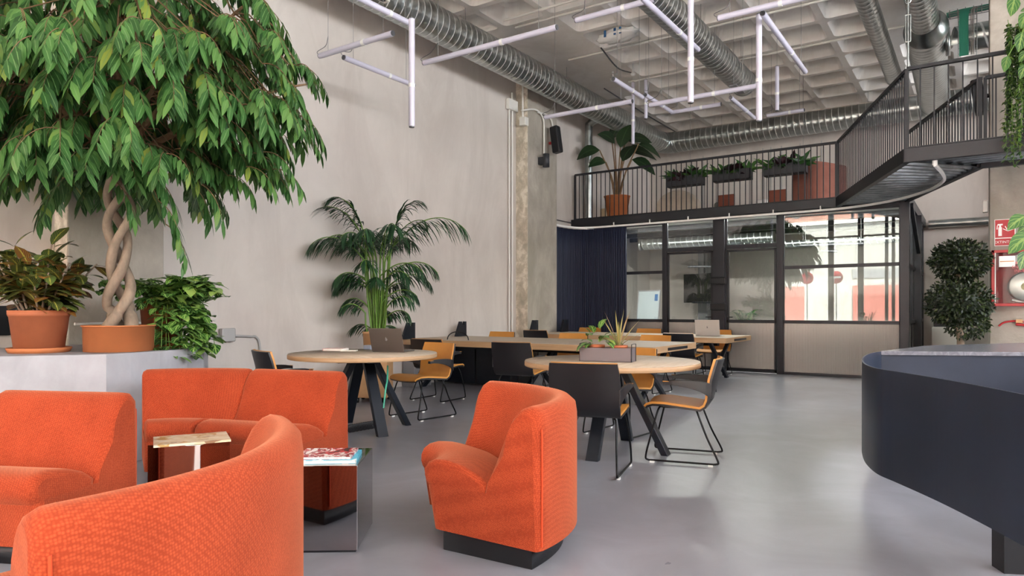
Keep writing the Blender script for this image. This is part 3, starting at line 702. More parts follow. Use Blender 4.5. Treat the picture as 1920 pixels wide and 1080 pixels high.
# ------------------------------------------------------------------ curtain and track
tr_pts = [(-7.2, 12.15), (-7.18, 12.5), (-7.08, 12.85), (-6.8, 13.0), (-6.2, 13.02), (-4, 13.02), (-2.6, 13.02), (-1.9, 12.95), (-1.2, 12.55), (-.65, 11.8), (-.4, 11.0), (-.38, 10.4), (-.44, 9.8)]
zt = lambda i: 2.94
tr = empty('curtain_track', (0, 13.02, 2.94), 0, 'white curved curtain track under the mezzanine edge and bridge', 'curtain track')
tp = [Vector((x, y-13.02, .0 if i < 12 else .02)) for i, (x, y) in enumerate(tr_pts)]
sm = smooth_path(tp, 5); mb = MB()
for a, b_ in zip(sm, sm[1:]): mb.beam(a, b_+(b_-a)*.04, .03, .035)
mb.build('rail', M['white'], tr)
for x in (-6.3, -5.5, -4.7, -3.9, -3.1, -2.3): MB().box(x-.01, x+.01, -.01, .01, .0, .08).build('track_clip', M['white'], tr)
MB().tube([(-.44, -3.22, .02), (-.44, -3.24, .1)], .03).build('track_end', M['white'], tr)
path = smooth_path([Vector((x, y, 0)) for x, y in tr_pts[:5]]+[Vector((-6.03, 13.02, 0))], 24)
# resample path with pleats
seg = [0]
for a, b_ in zip(path, path[1:]): seg.append(seg[-1]+(b_-a).length)
tot = seg[-1]; n = 620; vs = []; nz_ = 7; k = 0
pl_n = 44
for i in range(n+1):
    s = tot*i/n
    while k < len(path)-2 and seg[k+1] < s: k += 1
    t = (s-seg[k])/(seg[k+1]-seg[k]); p = path[k].lerp(path[k+1], t); d = (path[k+1]-path[k]).normalized(); nn = Vector((-d.y, d.x, 0))
    for j in range(nz_):
        z = .03+(2.9-.03)*j/(nz_-1); amp = .04*(.75+.25*math.sin(i*.11))*(1.15-.35*j/(nz_-1)); ph = 2*PI*pl_n*i/n+.5*math.sin(i*.05+j*.3)
        off = amp*(math.sin(ph)+.25*math.sin(2*ph+1)); vs.append(p+nn*off+d*.02*math.cos(ph)+Vector((0, 0, z)))
mb = MB().add(vs, [(i*nz_+j, (i+1)*nz_+j, (i+1)*nz_+j+1, i*nz_+j+1) for i in range(n) for j in range(nz_-1)], smooth=True)
o = mb.build('curtain', M['curtain'], None); s_ = o.modifiers.new('thick', 'SOLIDIFY'); s_.thickness = .006
tag(o, 'navy blue pleated curtain hanging beside the glass room', 'curtain')

# teal cables on a wire tray in the upper right corner
M['teal'] = plain('teal_cable', '3f9f86', .5)
tx0, tx1 = at(1778, Y=12.35).x, .6; tz = at(1815, 24, Y=12.35).z; ct = empty('cable_tray', (tx0, 12.35, tz), 0, 'wire tray with teal cables under the ceiling beside the right pillar', 'cable tray')
mb = MB()
for y in (-.12, -.04, .04, .12): mb.tube([(0, y, 0), (tx1-tx0, y, 0)], .006, 5)
for k in range(9): mb.tube([(k*.1+.02, -.12, .05), (k*.1+.02, -.12, 0), (k*.1+.02, .12, 0), (k*.1+.02, .12, .05)], .005, 5)
for x in (.13, .36): mb.tube([(x, -.14, .02), (x, -.14, -.75)], .006, 5)
for k in range(9): mb.tube([(.13, -.14, -.08*k-.08), (.36, -.14, -.08*k-.08)], .005, 5)
mb.build('wire_basket', M['cable'], ct)
mb = MB(); random.seed(2)
for k in range(14):
    y = -.1+.2*k/13; mb.tube(smooth_path([(tx1-tx0, y, .03+random.uniform(0, .03)), (.45, y+random.uniform(-.02, .02), .03), (.2, y, .035), (-.02, y, .02)], 4), .008, 5)
for k in range(9):
    x = .15+.013*k; mb.tube(smooth_path([(.5, -.05, .03), (x+.06, -.1, .03), (x, -.155, -.08), (x, -.155, -.68)], 5), .008, 5)
mb.build('teal_cables', M['teal'], ct)
mb = MB()
for k in range(3): x = .29+.018*k; mb.tube(smooth_path([(.5, -.06, .03), (x+.04, -.12, .02), (x, -.155, -.1), (x, -.155, -.68)], 5), .007, 5)
mb.build('grey_cables', M['grey_pipe'], ct)
s2_ = empty('wall_speaker', (.02, 11.4, 4.12), 0, 'black wall speaker on the left side of the right pillar', 'speaker')
MB().box(-.09, .05, -.1, .1, -.24, .24, Matrix.Rotation(math.radians(-8), 4, 'Y')).build('cabinet', M['black'], s2_, bevel=.03, seg=3); MB().tube([(.03, 0, 0), (.1, 0, 0)], .03).build('bracket', M['black'], s2_)
# ================================================================== furniture
# ---- lounge modules
BODY = [(.07, .10), (.025, .31), (.375, .285), (.385, .345), (.45, .50), (.525, .655), (.555, .71), (.585, .74), (.62, .753), (.655, .745), (.683, .715), (.69, .66), (.69, .10)]
CUSH = [(.05, .28), (.012, .33), (.0, .36), (.002, .395), (.025, .428), (.07, .445), (.14, .448), (.24, .43), (.33, .395), (.392, .35), (.385, .27)]
SBASE = [(.12, 0), (.12, .10), (.63, .10), (.63, 0)]
def sweep(prof, arc, n, Rin=0, width=0, inset=0, bulge=.0, rnd=.03):
    """closed profile swept round z (arc in degrees) or straight along y"""
    mb = MB(); m = len(prof); vs = []
    cs = sum(p[0] for p in prof)/m; cz = sum(p[1] for p in prof)/m
    ends = [0, .008, .03, .07] if rnd else [0]
    Lm = (math.radians(arc)*(Rin+.6)) if arc else width
    ts = sorted(set([e/Lm for e in ends]+[i/n for i in range(1, n)]+[1-e/Lm for e in ends]))
    for t in ts:
        e = min(t, 1-t)*Lm; sh = rnd*(1-math.sqrt(max(0, 1-(1-min(1, e/rnd if rnd else 1))**2))) if rnd else 0
        for s, z in prof:
            dx = s-cs; dz = z-cz; ln = math.hypot(dx, dz) or 1
            s2 = s-dx/ln*sh; z2 = z-dz/ln*sh if z > .12 else z
            if arc:
                a = math.radians(-arc/2+inset+(arc-2*inset)*t); k = max(0, (s2-.35)/.35)
                r = Rin+s2+bulge*k*math.sin(PI*t)**1.3
                vs.append((-r*math.cos(a)*-1*-1, r*math.sin(a), z2))
            else: vs.append((-s2, -width/2+inset+(width-2*inset)*t, z2))
    # note: x decreases outwards, the module faces +x
    K = len(ts)
    mb.add(vs, [(i*m+j, (i+1)*m+j, (i+1)*m+(j+1) % m, i*m+(j+1) % m) for i in range(K-1) for j in range(m)], smooth=True)
    mb.add(vs[:m], [tuple(range(m))[::-1]]); mb.add(vs[-m:], [tuple(range(m))])
    return mb
def lounge(loc, face, label, arc=0, Rin=0, width=.8, bulge=0, seam=False):
    """straight: loc = middle of the front edge line; curved: loc = arc centre"""
    r = empty('modular_sofa', (loc[0], loc[1], 0), math.radians(face), label, 'sofa', 'orange modular sofas')
    n = 26 if arc else 6
    for nm, pr, rd in (('seat_body', BODY, .045), ('seat_cushion', CUSH, .04)):
        o = sweep(pr, arc, n, Rin, width, (.4 if arc else .006) if nm == 'seat_cushion' else 0, bulge, rd).build(nm, M['orange'], r, weld=True)
        for f in o.data.polygons: f.use_smooth = True
        md = o.modifiers.new('split', 'EDGE_SPLIT'); md.split_angle = math.radians(50)
    sweep(SBASE, arc, n, Rin, width, 2.5 if arc else .06, bulge, 0).build('plinth_base', M['black'], r)
    # piping along both ends of the back
    for sgn in ((-1, 1)):
        if arc:
            a = math.radians(sgn*(arc/2-1.6)); R_ = Rin
            f = lambda s, z: (-(R_+s)*math.cos(a), (R_+s)*math.sin(a), z)
        else: f = lambda s, z: (-s, sgn*(width/2-.022), z)
        pth = [f(s, z) for s, z in ((.692, .12), (.693, .4), (.693, .60), (.691, .655))]
        MB().tube(smooth_path(pth, 4), .0045, 6).build('piping', M['orange_seam'], r)
    return r
def straight_from_back(pr, face, w, label):
    """pr = outer back corner that is on the right when looking along the facing direction reversed"""
    f = math.radians(face); d = Vector((math.cos(f), math.sin(f))); side = Vector((-math.sin(f), math.cos(f)))
    return d, side
lounge((-4.26, 2.23), -49.75, 'orange wedge sofa module at the back, left of its twin, in front of the plinth', arc=47.5, Rin=.365)
J = Vector((-4.563, 3.243)); f = math.radians(-73.5); d = Vector((math.cos(f), math.sin(f))); sd = Vector((-math.sin(f), math.cos(f)))
c = J+sd*.40+d*.69; lounge((c.x, c.y), -73.5, 'orange straight sofa module at the back, right one of the joined pair', width=.79)
f = math.radians(-65); d = Vector((math.cos(f), math.sin(f))); sd = Vector((-math.sin(f), math.cos(f)))
c = Vector((-3.80, 1.95))-sd*.40+d*.69; lounge((c.x, c.y), -65, 'orange straight sofa module at the left edge of the photo', width=.8)
lounge((-2.57, 2.62), 225, 'orange corner sofa module in the middle, in front of the black chair', arc=90, Rin=.24, bulge=.07)
lounge((-2.871, .798), 212.5, 'nearest orange corner sofa module seen from behind, in the foreground', arc=80, Rin=.487, bulge=.0)

# ---- polished steel boxes used as side tables
def steel_box(corner, ang, wx, wy, h, label):
    """corner = nearest vertical edge; face 1 runs along ang, face 2 along ang-90"""
    r = empty('side_table', (corner[0], corner[1], 0), math.radians(ang), label, 'side table', 'mirror steel side tables')
    MB().box(0, wx, -wy, 0, .012, h).build('steel_box', M['mirror'], r, bevel=.002); MB().box(.01, wx-.01, -wy+.01, -.01, 0, .012).build('foot_plate', M['black'], r)
    return r
t2 = steel_box((-2.53, 2.36), 216, .31, .43, .43, 'mirror steel side table carrying the cyan book and magazine')
t1 = steel_box((-3.64, 2.21), 214, .30, .40, .43, 'mirror steel side table in front of the joined orange pair')
def magazine(c, rz, w, h, th, label, cover, name='magazine', cat='magazine', tilt=None):
    r = empty(name, c, rz, label, cat)
    MB().box(-w/2+.003, w/2-.003, -h/2+.003, h/2-.003, .001, th-.001).build('pages', M['paper'], r)
    mb = MB().box(-w/2, w/2, -h/2, h/2, th-.001, th+.0005).box(-w/2, w/2, -h/2, h/2, 0, .001).box(-w/2-.001, -w/2+.001, -h/2, h/2, 0, th)
    mb.build('cover', cover, r); return r
def cover_mat(name, stops, sc_):
    m, N, L, B = new(name); f = noise(N, L, sc_, 3, .5, stretch=(1, .6, 1)); r = N.new('ShaderNodeValToRGB'); r.color_ramp.interpolation = 'CONSTANT'
    e = r.color_ramp.elements; e[0].position = 0; e[0].color = lin(stops[0][1]); e[1].position = stops[-1][0]; e[1].color = lin(stops[-1][1])
    for p, c in stops[1:-1]: q = e.new(p); q.color = lin(c)
    L.new(f, r.inputs[0]); L.new(r.outputs[0], B.inputs['Base Color']); B.inputs['Roughness'].default_value = .3; return m
mA = cover_mat('magazine_cover_brown', [(0, '8a6a50'), (.36, 'cdbf9f'), (.46, 'd9cfb8'), (.55, 'b5935a'), (.6, 'd0c6ae'), (.66, '7b3f36')], 9)
mB = cover_mat('magazine_cover_red', [(0, '2f2320'), (.4, 'b8323a'), (.5, 'd8cfc8'), (.56, '8f2430'), (.64, 'e9e4de')], 16)
mC = cover_mat('magazine_cover_cyan', [(0, '3fa9c7'), (.45, '56bfd8'), (.6, 'e6f3f5'), (.7, '4fb6cf')], 10)
f1 = Matrix.Rotation(math.radians(214), 3, 'Z'); p = Vector((-3.64, 2.21, 0))+f1 @ Vector((.12, -.15, 0)); p.z = .4305
magazine(p, math.radians(214-62), .30, .40, .012, 'open-looking brown magazine lying on the left steel side table', mA)
f2 = Matrix.Rotation(math.radians(216), 3, 'Z'); p = Vector((-2.53, 2.36, 0))+f2 @ Vector((.175, -.16, 0)); p.z = .4305
magazine(p, math.radians(216+4), .30, .25, .018, 'thick cyan book under the red magazine on the right steel table', mC, 'book', 'book')
p = p+Vector((-.01, -.0, .019)); magazine(p, math.radians(216+1), .27, .22, .012, 'red and white magazine on top of the cyan book', mB)

# ---- round tables
def round_table(c, rot, R, label, n=4):
    r = empty('round_table', (c[0], c[1], 0), rot, label, 'table', 'round meeting tables'); zt = .765
    o = MB().lathe([(0, zt-.006), (R-.004, zt-.006), (R-.004, zt), (0, zt)], n=72).build('tabletop', M['wood'], r)
    MB().lathe([(0, zt-.045), (R-.003, zt-.045), (R, zt-.042), (R, zt-.008), (R-.003, zt-.0055), (R-.01, zt-.0055)], n=72).build('plywood_edge', M['ply'], o)
    MB().box(-.28, .28, -.05, .05, zt-.09, zt-.045).box(-.05, .05, -.28, .28, zt-.091, zt-.045).build('under_frame', M['navy_steel'], r)
    for k in range(n):
        mt = Matrix.Rotation(2*PI*k/n, 4, 'Z')
        a = mt @ Vector((.10, 0, zt-.05)); b = mt @ Vector((.47, 0, .0)); d = (b-a)
        mb = MB(); w, th = .105, .06; sdv = mt @ Vector((0, 1, 0)); rd = mt @ Vector((1, 0, 0))
        vs = []
        for p in (a, b):
            for i, j in ((-1, -1), (1, -1), (1, 1), (-1, 1)): vs.append(p+sdv*(i*w/2)+rd*(j*th/2))
        mb.add(vs, ((0, 1, 2, 3), (7, 6, 5, 4), (0, 4, 5, 1), (1, 5, 6, 2), (2, 6, 7, 3), (3, 7, 4, 0))); mb.build('leg', M['navy_steel'], r, bevel=.004)
    return r
T2 = at(1146, t=5.85); T1 = at(682, t=6.85)
round_table((T1.x, T1.y), math.radians(-22), .73, 'round oak table on the left carrying the grey laptop')
round_table((T2.x, T2.y), math.radians(-82), .74, 'round oak table in front carrying the grey planter box')
# ---- long tables
def long_table(x0, x1, y0, y1, z, th, label, up):
    r = empty('long_table', ((x0+x1)/2, (y0+y1)/2, 0), 0, label, 'table', 'long oak work tables'); cx, cy = (x0+x1)/2, (y0+y1)/2
    a, b, c_, d_ = x0-cx, x1-cx, y0-cy, y1-cy
    o = MB().box(a, b, c_, d_, z-.005, z).build('tabletop', M['wood'], r)
    MB().box(a+.001, b-.001, c_+.001, d_-.001, z-th, z-.0052).build('plywood_edge', M['ply'], o, bevel=.002)
    MB().box(b-.05, b+.002, -.28, .42, z-th+.018, z-.03).build('cable_slot', M['black'], r)
    MB().box(a+.35, b-.35, -.05, .05, z-th-.08, z-th).build('under_beam', M['navy_steel'], r)
    for ex in (b-.33, (a+b)/2, a+.22):
        for sgn in (-1, 1):
            mb = MB(); top = .42*sgn; bot = -.50*sgn; off = .03*sgn; w, tx = .10, .055
            vs = []
            for (yy, zz) in ((top, z-th), (bot, 0)):
                for i, j in ((-1, -1), (1, -1), (1, 1), (-1, 1)): vs.append((ex+off+i*tx/2, yy+j*w/2, zz))
            mb.add(vs, ((0, 1, 2, 3), (7, 6, 5, 4), (0, 4, 5, 1), (1, 5, 6, 2), (2, 6, 7, 3), (3, 7, 4, 0))); mb.build('leg', M['navy_steel'], r, bevel=.004)
    for yy in up:
        pts = [(-.2, 0), (-.085, .25), (-.04, .25), (-.025, .19), (.015, .19), (.03, .25), (.08, .25), (.08, 0)]
        mt = Matrix.Translation((a+.17, yy-cy, z+.001)) @ Matrix.Rotation(PI/2, 4, 'Z') @ Matrix.Rotation(PI/2, 4, 'X')
        MB().prism(pts, -.02, .02, mt).build('slotted_upright', M['navy_steel'], r)
    return r
long_table(-7.38, -3.23, 7.74, 9.27, .745, .085, 'nearer long oak table reaching to the left wall', (7.82, 9.1))
long_table(-7.1, -3.3, 10.85, 12.3, .745, .085, 'farther long oak table in front of the glass room', (10.95, 12.1))

# ---- shell chairs with sled legs
PROF = [(.25, .415), (.235, .432), (.19, .447), (.10, .448), (.0, .438), (-.10, .428), (-.17, .432), (-.215, .455), (-.243, .50), (-.262, .58), (-.282, .66), (-.303, .74), (-.325, .815)]
def half_width(i): return 1.07*(.205, .215, .228, .235, .235, .235, .235, .237, .24, .243, .245, .243, .232)[i]
def sheet(o0, o1, shrink=0, i0=0, i1=None):
    i1 = len(PROF) if i1 is None else i1; K = 9; vs = []; n = i1-i0
    for off in (o0, o1):
        for i in range(i0, i1):
            a = Vector(PROF[max(i-1, 0)]); b = Vector(PROF[min(i+1, len(PROF)-1)]); t = (b-a).normalized(); nn = Vector((-t.y, t.x))
            hw = half_width(i)-shrink; curve = .035*min(1, max(0, (i-6)/4)) 
            for k in range(K):
                s = -1+2*k/(K-1); p = Vector(PROF[i])+nn*off; x = p.x+curve*s*s; zc = p.y+(.012*s*s if i < 6 else 0)
                vs.append((x, s*hw, zc))
    N_ = n*K; f = []
    for i in range(n-1):
        for k in range(K-1):
            q = i*K+k; f.append((q, q+1, q+K+1, q+K)); f.append((N_+q, N_+q+K, N_+q+K+1, N_+q+1))
    for i in range(n-1):
        q = i*K; f.append((q, q+K, N_+q+K, N_+q)); q = i*K+K-1; f.append((q, N_+q, N_+q+K, q+K))
    for k in range(K-1):
        f.append((k, N_+k, N_+k+1, k+1)); q = (n-1)*K+k; f.append((q, q+1, N_+q+1, N_+q))
    return MB().add(vs, f, smooth=True)
def make_chair():
    r = empty('office_chair', (0, 0, 0)); tag(r, 'x', 'chair', 'mustard and black shell chairs')
    def es(o):
        m_ = o.modifiers.new('split', 'EDGE_SPLIT'); m_.split_angle = math.radians(45); return o
    es(sheet(0, .016).build('shell', M['shell'], r)); es(sheet(-.018, -.0005, .004).build('seat_pad', M['pad'], r))
    for s in (-1, 1):
        arm = smooth_path([(-.262, s*.256, .60), (-.20, s*.268, .625), (-.10, s*.273, .64), (.02, s*.272, .643), (.10, s*.262, .632)], 4); hs = len(arm); vs = []; vp = []
        for i, p in enumerate(arm):
            t = i/(hs-1); h = .07*(1-t)**1.5+.02; q = .006
            for dy, dz in ((-q-.012*t, -h), (q+.016*t, -h), (q+.016*t, h*.35), (-q-.012*t, h*.35)): vs.append((p.x, p.y+s*dy, p.z+dz))
            for dy, dz in ((-q-.009-.010*t, -h*.8), (-q-.001-.012*t, -h*.8), (-q-.001-.012*t, h*.3), (-q-.009-.010*t, h*.3)): vp.append((p.x, p.y+s*dy, p.z+dz))
        fs = [(i*4+k, i*4+(k+1) % 4, (i+1)*4+(k+1) % 4, (i+1)*4+k) for i in range(hs-1) for k in range(4)]+[(0, 1, 2, 3)[::-1], tuple(hs*4-4+k for k in range(4))]
        o = MB().add(vs, fs).build('armrest', M['shell'], r, bevel=.003); MB().box(.03, .105, s*.272-.016, s*.272+.016, .641, .6455).build('arm_pad', M['pad'], o)
    mb = MB()
    for s in (-1, 1):
        y = s*.215
        mb.tube(smooth_path([(.13, y*.55, .425), (.15, y*.95, .41), (.205, y*1.12, .2), (.24, y*1.15, .05), (.225, y*1.15, .0215), (.19, y*1.15, .0195)], 4)+[Vector((-.27, y*1.15, .0195))]+smooth_path([(-.29, y*1.15, .022), (-.305, y*1.15, .045), (-.22, y*1.05, .22), (-.15, y*.95, .40), (-.13, y*.6, .42)], 4), .0078, 8)
    mb.tube([(.13, -.12, .425), (.13, .12, .425)], .0078).tube([(-.13, -.13, .42), (-.13, .13, .42)], .0078).box(-.14, .14, -.07, .07, .408, .425)
    mb.build('sled_frame', M['wire'], r)
    for x in (.19, -.25):
        for s in (-1, 1): MB().box(x-.018, x+.018, s*.247-.012, s*.247+.012, 0, .014).build('glide', M['white_plastic'], r)
    return r
chairs = [
 (-2.40, 4.60, 104, 'black-backed shell chair nearest the camera, pushed to the round table with the planter'),
 (-1.99, 5.34, 194, 'shell chair on the right side of the front round table, turned left'),
 (-2.86, 6.02, 264, 'shell chair behind the front round table, showing its mustard front'),
 (-5.14, 5.73, 262, 'shell chair behind the left round table, mustard front, open to view'),
 (-5.42, 4.22, 72, 'shell chair on the near side of the left round table, mostly hidden'),
 (-4.55, 6.88, 98, 'black shell chair between the round tables, turned to the nearer long table'),
 (-5.92, 6.98, 93, 'black shell chair at the near side of the nearer long table, by the wall end'),
 (-6.72, 9.28, 270, 'mustard shell chair across the nearer long table, leftmost of three'),
 (-5.33, 9.28, 270, 'mustard shell chair across the nearer long table, middle of three'),
 (-3.98, 9.28, 262, 'mustard shell chair across the nearer long table, rightmost of three'),
 (-6.72, 10.9, 90, 'black shell chair at the farther long table beside the concrete pillar'),
 (-3.98, 10.85, 90, 'black shell chair at the right end of the farther long table'),
 (-6.7, 12.45, 270, 'mustard shell chair behind the farther long table in front of the curtain'),
 (-5.38, 12.42, 270, 'mustard shell chair behind the farther long table, middle of three'),
 (-4.02, 12.45, 270, 'mustard shell chair behind the silver laptop on the farther long table')]
proto = make_chair()
for i, (x, y, a, lb) in enumerate(chairs):
    o = proto if i == 0 else dup(proto)
    o.location = (x, y, 0); o.rotation_euler = (0, 0, math.radians(a)); o['label'] = lb
# ---- laptops, books, things on the tables
def laptop(loc, rz, w, d, open_deg, label, lid, tilt=0):
    r = empty('laptop', loc, rz, label, 'laptop')
    b = MB().box(-w/2, w/2, -d, 0, 0, .014).build('base', lid, r, bevel=.004); MB().box(-w/2+.02, w/2-.02, -d+.1, -.02, .0142, .0155).build('keyboard', M['keys'], b)
    a = math.radians(open_deg-90); mt = Matrix.Translation((0, 0, .01)) @ Matrix.Rotation(-a, 4, 'X')
    l = MB().box(-w/2, w/2, 0, .008, 0, d, mt).build('lid', lid, r, bevel=.002); MB().box(-w/2+.01, w/2-.01, -.0015, -.0003, .012, d-.01, mt).build('screen', M['screen'], l)
    c = mt @ Vector((0, .0085, d*.52)); mb = MB()
    q = [(.014*math.cos(t)*(.9+.1*math.cos(2*t)), .015*math.sin(t)) for t in [2*PI*k/20 for k in range(20)]]
    q = [(x if not (x > .009 and abs(y) < .007) else .007, y) for x, y in q]
    mb.prism(q, 0, .001, mt @ Matrix.Translation((0, .0092, d*.52)) @ Matrix.Rotation(PI/2, 4, 'X')); mb.blob(mt @ Vector((.002, .009, d*.52+.021)), .003, .001, .005, 8, 5)
    mb.build('lid_emblem', M['grey_box'], l); return r
p = at(728, 660, Z=.766); laptop((p.x, p.y, .766), math.radians(180+18), .36, .245, 108, 'dark grey open laptop on the left round table', M['laptop_dark'])
p = at(1327, 630, Z=.746); laptop((p.x, p.y, .746), math.radians(180), .42, .27, 100, 'silver open laptop at the right end of the farther long table', M['laptop_light'])
p = at(630, 657, Z=.766); magazine((p.x, p.y, .766), math.radians(20), .22, .16, .022, 'white paperback with pink cover on the left round table', cover_mat('pink_cover', [(0, 'd98a86'), (.5, 'f0e6e0'), (.7, 'c96f6f')], 12), 'book', 'book')
p = at(655, 658, Z=.766); magazine((p.x, p.y, .766), math.radians(35), .16, .1, .008, 'thin white notebook beside the pink paperback', M['paper'], 'notebook', 'notebook')
p = at(693, 655, Z=.766); o = MB().box(-.055, .055, -.04, .04, 0, .045).build('box', plain('blue_grey_box', '8f98ab', .5), None, bevel=.006); o.location = (p.x, p.y, .766); o.name = 'small_box'; tag(o, 'small blue-grey box left of the dark laptop', 'box')
# planter box on the front table
pa = at(1087, 677, Z=.766); pb = at(1183, 680, Z=.766)
dv = (pb-pa); L_ = dv.length; ang = math.atan2(dv.y, dv.x); r = empty('planter_box', (pa.x, pa.y, .766), ang, 'mauve-grey steel planter box with wire handles on the front round table', 'planter')
W_ = .17; H_ = .115; pbx = r
mb = MB().box(0, L_, 0, W_, 0, .006)
for q in ((0, L_, 0, .004), (0, L_, W_-.004, W_), (0, .004, 0, W_), (L_-.004, L_, 0, W_)): mb.box(q[0], q[1], q[2], q[3], 0, H_)
mb.build('trough', M['planter'], r)
for x in (-.003, L_+.003):
    MB().tube(smooth_path([(x, .01, .0), (x, .01, H_+.01), (x, .012, H_+.028), (x, .03, H_+.032), (x, W_-.03, H_+.032), (x, W_-.012, H_+.028), (x, W_-.01, H_+.01), (x, W_-.01, 0)], 4), .0035, 6).build('wire_handle', M['black'], r)
def pot(loc, R, H, label, m='terracotta', top=None, cat='plant pot', rim=.02, saucer=False, name='plant_pot', parent=None, taper=.82):
    r = empty(name, loc, 0, label, cat) if label else empty(name, loc)
    rb = R*taper
    MB().lathe([(0, .0), (rb, 0), (R*.985, H-rim*1.6), (R, H-rim*1.6), (R*1.03, H-rim), (R*1.03, H), (R*.92, H), (R*.9, H-.04), (0, H-.045)], n=40).build('pot_body', M[m], r)
    MB().lathe([(0, H-.04), (R*.91, H-.035)], n=24).build('soil', M['soil'], r)
    if saucer:
        MB().lathe([(0, 0), (R*1.0, 0), (R*1.08, .035), (R*1.06, .04), (R*.98, .012), (0, .01)], (0, 0, -.012), 40).build('saucer', M['terracotta_bright'], r)
    return r
e = Matrix.Rotation(ang, 3, 'Z'); base = Vector((pa.x, pa.y, .774))
for k, (fx, lb) in enumerate(((.27, 'small terracotta pot of broad green leaves in the grey planter box'), (.72, 'small terracotta pot of spiky striped leaves in the grey planter box'))):
    c = base+e @ Vector((L_*fx, W_/2, 0)); pr = pot((c.x, c.y, .774), .072, .128, lb, cat='potted plant', rim=.012, name='potted_plant'); mb = MB()
    if k == 0:
        for i in range(22):
            a = random.uniform(0, 2*PI); el = random.uniform(.3, 1.4); d = Vector((math.cos(a)*math.cos(el), math.sin(a)*math.cos(el), math.sin(el))); st = random.uniform(.05, .17)
            q = Vector((0, 0, .1))+d*st; mb.leaf(q, d, random.uniform(.1, .15), random.uniform(.06, .085), 1.5)
        mb.build('foliage', M['pothos'], pr)
    else:
        for i in range(17):
            a = 2.4*i; el = 1.45-.055*i; d = Vector((math.cos(a)*math.cos(el), math.sin(a)*math.cos(el), math.sin(el)))
            mb.leaf((0, 0, .11), d, random.uniform(.24, .36), .017, .25 if i < 12 else .6, peak=.3)
        mb.build('foliage', M['spider'], pr)
# under-table things
p = at(700, 752, Z=0); r = empty('pedestal', (p.x, p.y, 0), math.radians(34), 'beige drawer pedestal on castors behind the left round table', 'pedestal')
MB().box(-.22, .22, -.22, .22, .07, .58).build('cabinet', M['cork'], r, bevel=.004); MB().box(-.215, .215, -.232, -.222, .09, .36).build('drawer_front', M['cork'], r)
for x in (-.17, .17):
    for y in (-.17, .17): MB().lathe([(0, -.018), (.033, -.018), (.035, 0), (.033, .018), (0, .018)], (x, y, .035), 14, axis='x').tube([(x, y, .035), (x, y, .075)], .01).build('castor', M['black'], r)
r = empty('storage_unit', (-6.5, 8.75, 0), 0, 'black storage unit under the wall end of the nearer long table', 'cabinet')
MB().box(-.8, .8, -.2, .2, .03, .6).build('cabinet', M['black'], r, bevel=.004)
for x in (-.4, .4): MB().box(x-.38, x+.38, -.215, -.202, .05, .58).build('door', M['navy_steel'], r, bevel=.003)
p = at(765, 722, Z=0); tag(MB().box(XL+.02, XL+.26, p.y-.2, p.y+.2, 0, .48).build('small_cabinet', M['grey_box'], None, bevel=.006), 'small grey cabinet under the wall end of the nearer long table', 'cabinet')
f_ = Vector((T1.x, T1.y, 0)); 
g0 = at(727, 686, t=6.55); g1 = at(723, 730, t=6.35); g2 = at(719, 765, t=6.3)
tag(MB().tube(smooth_path([g0, g0.lerp(g1, .6)+Vector((.01, 0, 0)), g1, g2], 6), .008).build('power_cord', M['green_cable'], None), 'green power cord hanging beside the left round table leg', 'cord')
cc = [at(x, y, Z=.03) for x, y in ((655, 806), (672, 808), (688, 805), (702, 798))]; mb = MB(); sp = smooth_path(cc, 10); hel = []
for i, q in enumerate([sp[0].lerp(sp[-1], k/150) for k in range(151)]):
    b_ = sp[min(len(sp)-1, int(i/151*len(sp)))]; hel.append(Vector((b_.x*.0+q.x, q.y, .034))+Vector((0, math.cos(i*.75)*.034, .008+math.sin(i*.75)*.034)))
tag(mb.tube(hel, .009, 6).build('coiled_cord', M['shell'], None), 'black coiled cord lying on the floor by the left table leg', 'cord')
tag(MB().tube(smooth_path([Vector((-6.35+.2*math.cos(t), 7.9, .75+.12*math.sin(t))) for t in [PI*k/8 for k in range(9)]], 3), .008).build('bag_handle', M['black'], None), 'thin black handle arching above the nearer long table', 'handle')

# ---- reception counter
r = empty('reception_counter', (0, 5.5, 0), 0, 'curved blue-black steel reception counter with marble top at right', 'counter')
ZR, ZB = .84, .2
rim = [(1651, 659), (1634, 662), (1621, 668), (1617.5, 675), (1622, 682), (1634, 687.5), (1651, 692), (1683, 697), (1760, 709.5), (1840, 724), (1920, 739.5), (2010, 757)]
rp = [at(x, y, Z=ZR) for x, y in rim]; o_ = Vector((0, 5.5, 0)); rs = smooth_path([Vector((p.x, p.y, 0)) for p in rp], 8)
mb = MB(); n = len(rs); vs = []
for i, p in enumerate(rs):
    d = (rs[min(i+1, n-1)]-rs[max(i-1, 0)]).normalized(); nn = Vector((-d.y, d.x, 0))*.006; q = p-o_
    for s, z in ((-1, ZB), (1, ZB), (1, ZR), (-1, ZR)): vs.append(q+nn*s+Vector((0, 0, z)))
fs = [(i*4+k, i*4+(k+1) % 4, (i+1)*4+(k+1) % 4, (i+1)*4+k) for i in range(n-1) for k in range(4)]+[(3, 2, 1, 0), tuple(4*n-4+k for k in range(4))]
o = mb.add(vs, fs).build('curved_front', M['counter'], r); 
for i, pgn in enumerate(o.data.polygons): pgn.use_smooth = (i % 4) in (0, 2) and i < (n-1)*4
m0 = at(1651, 659, Z=ZR)-o_; m1 = at(1925, 661, Z=ZR)-o_; ex = (m1-m0).normalized(); m2 = m1+ex*1.2; 
b1 = at(1735, 648.5, Z=ZR)-o_; b2 = at(1925, 643, Z=ZR)-o_; b3 = b2+ex*1.2
mb = MB(); poly = [(v.x, v.y) for v in (m0, m2, b3, b2, b1)]; mb.prism(poly, ZR-.03, ZR+.003); mb.build('marble_top', M['marble'], r, bevel=.002)
nv = Vector((-ex.y, ex.x, 0))
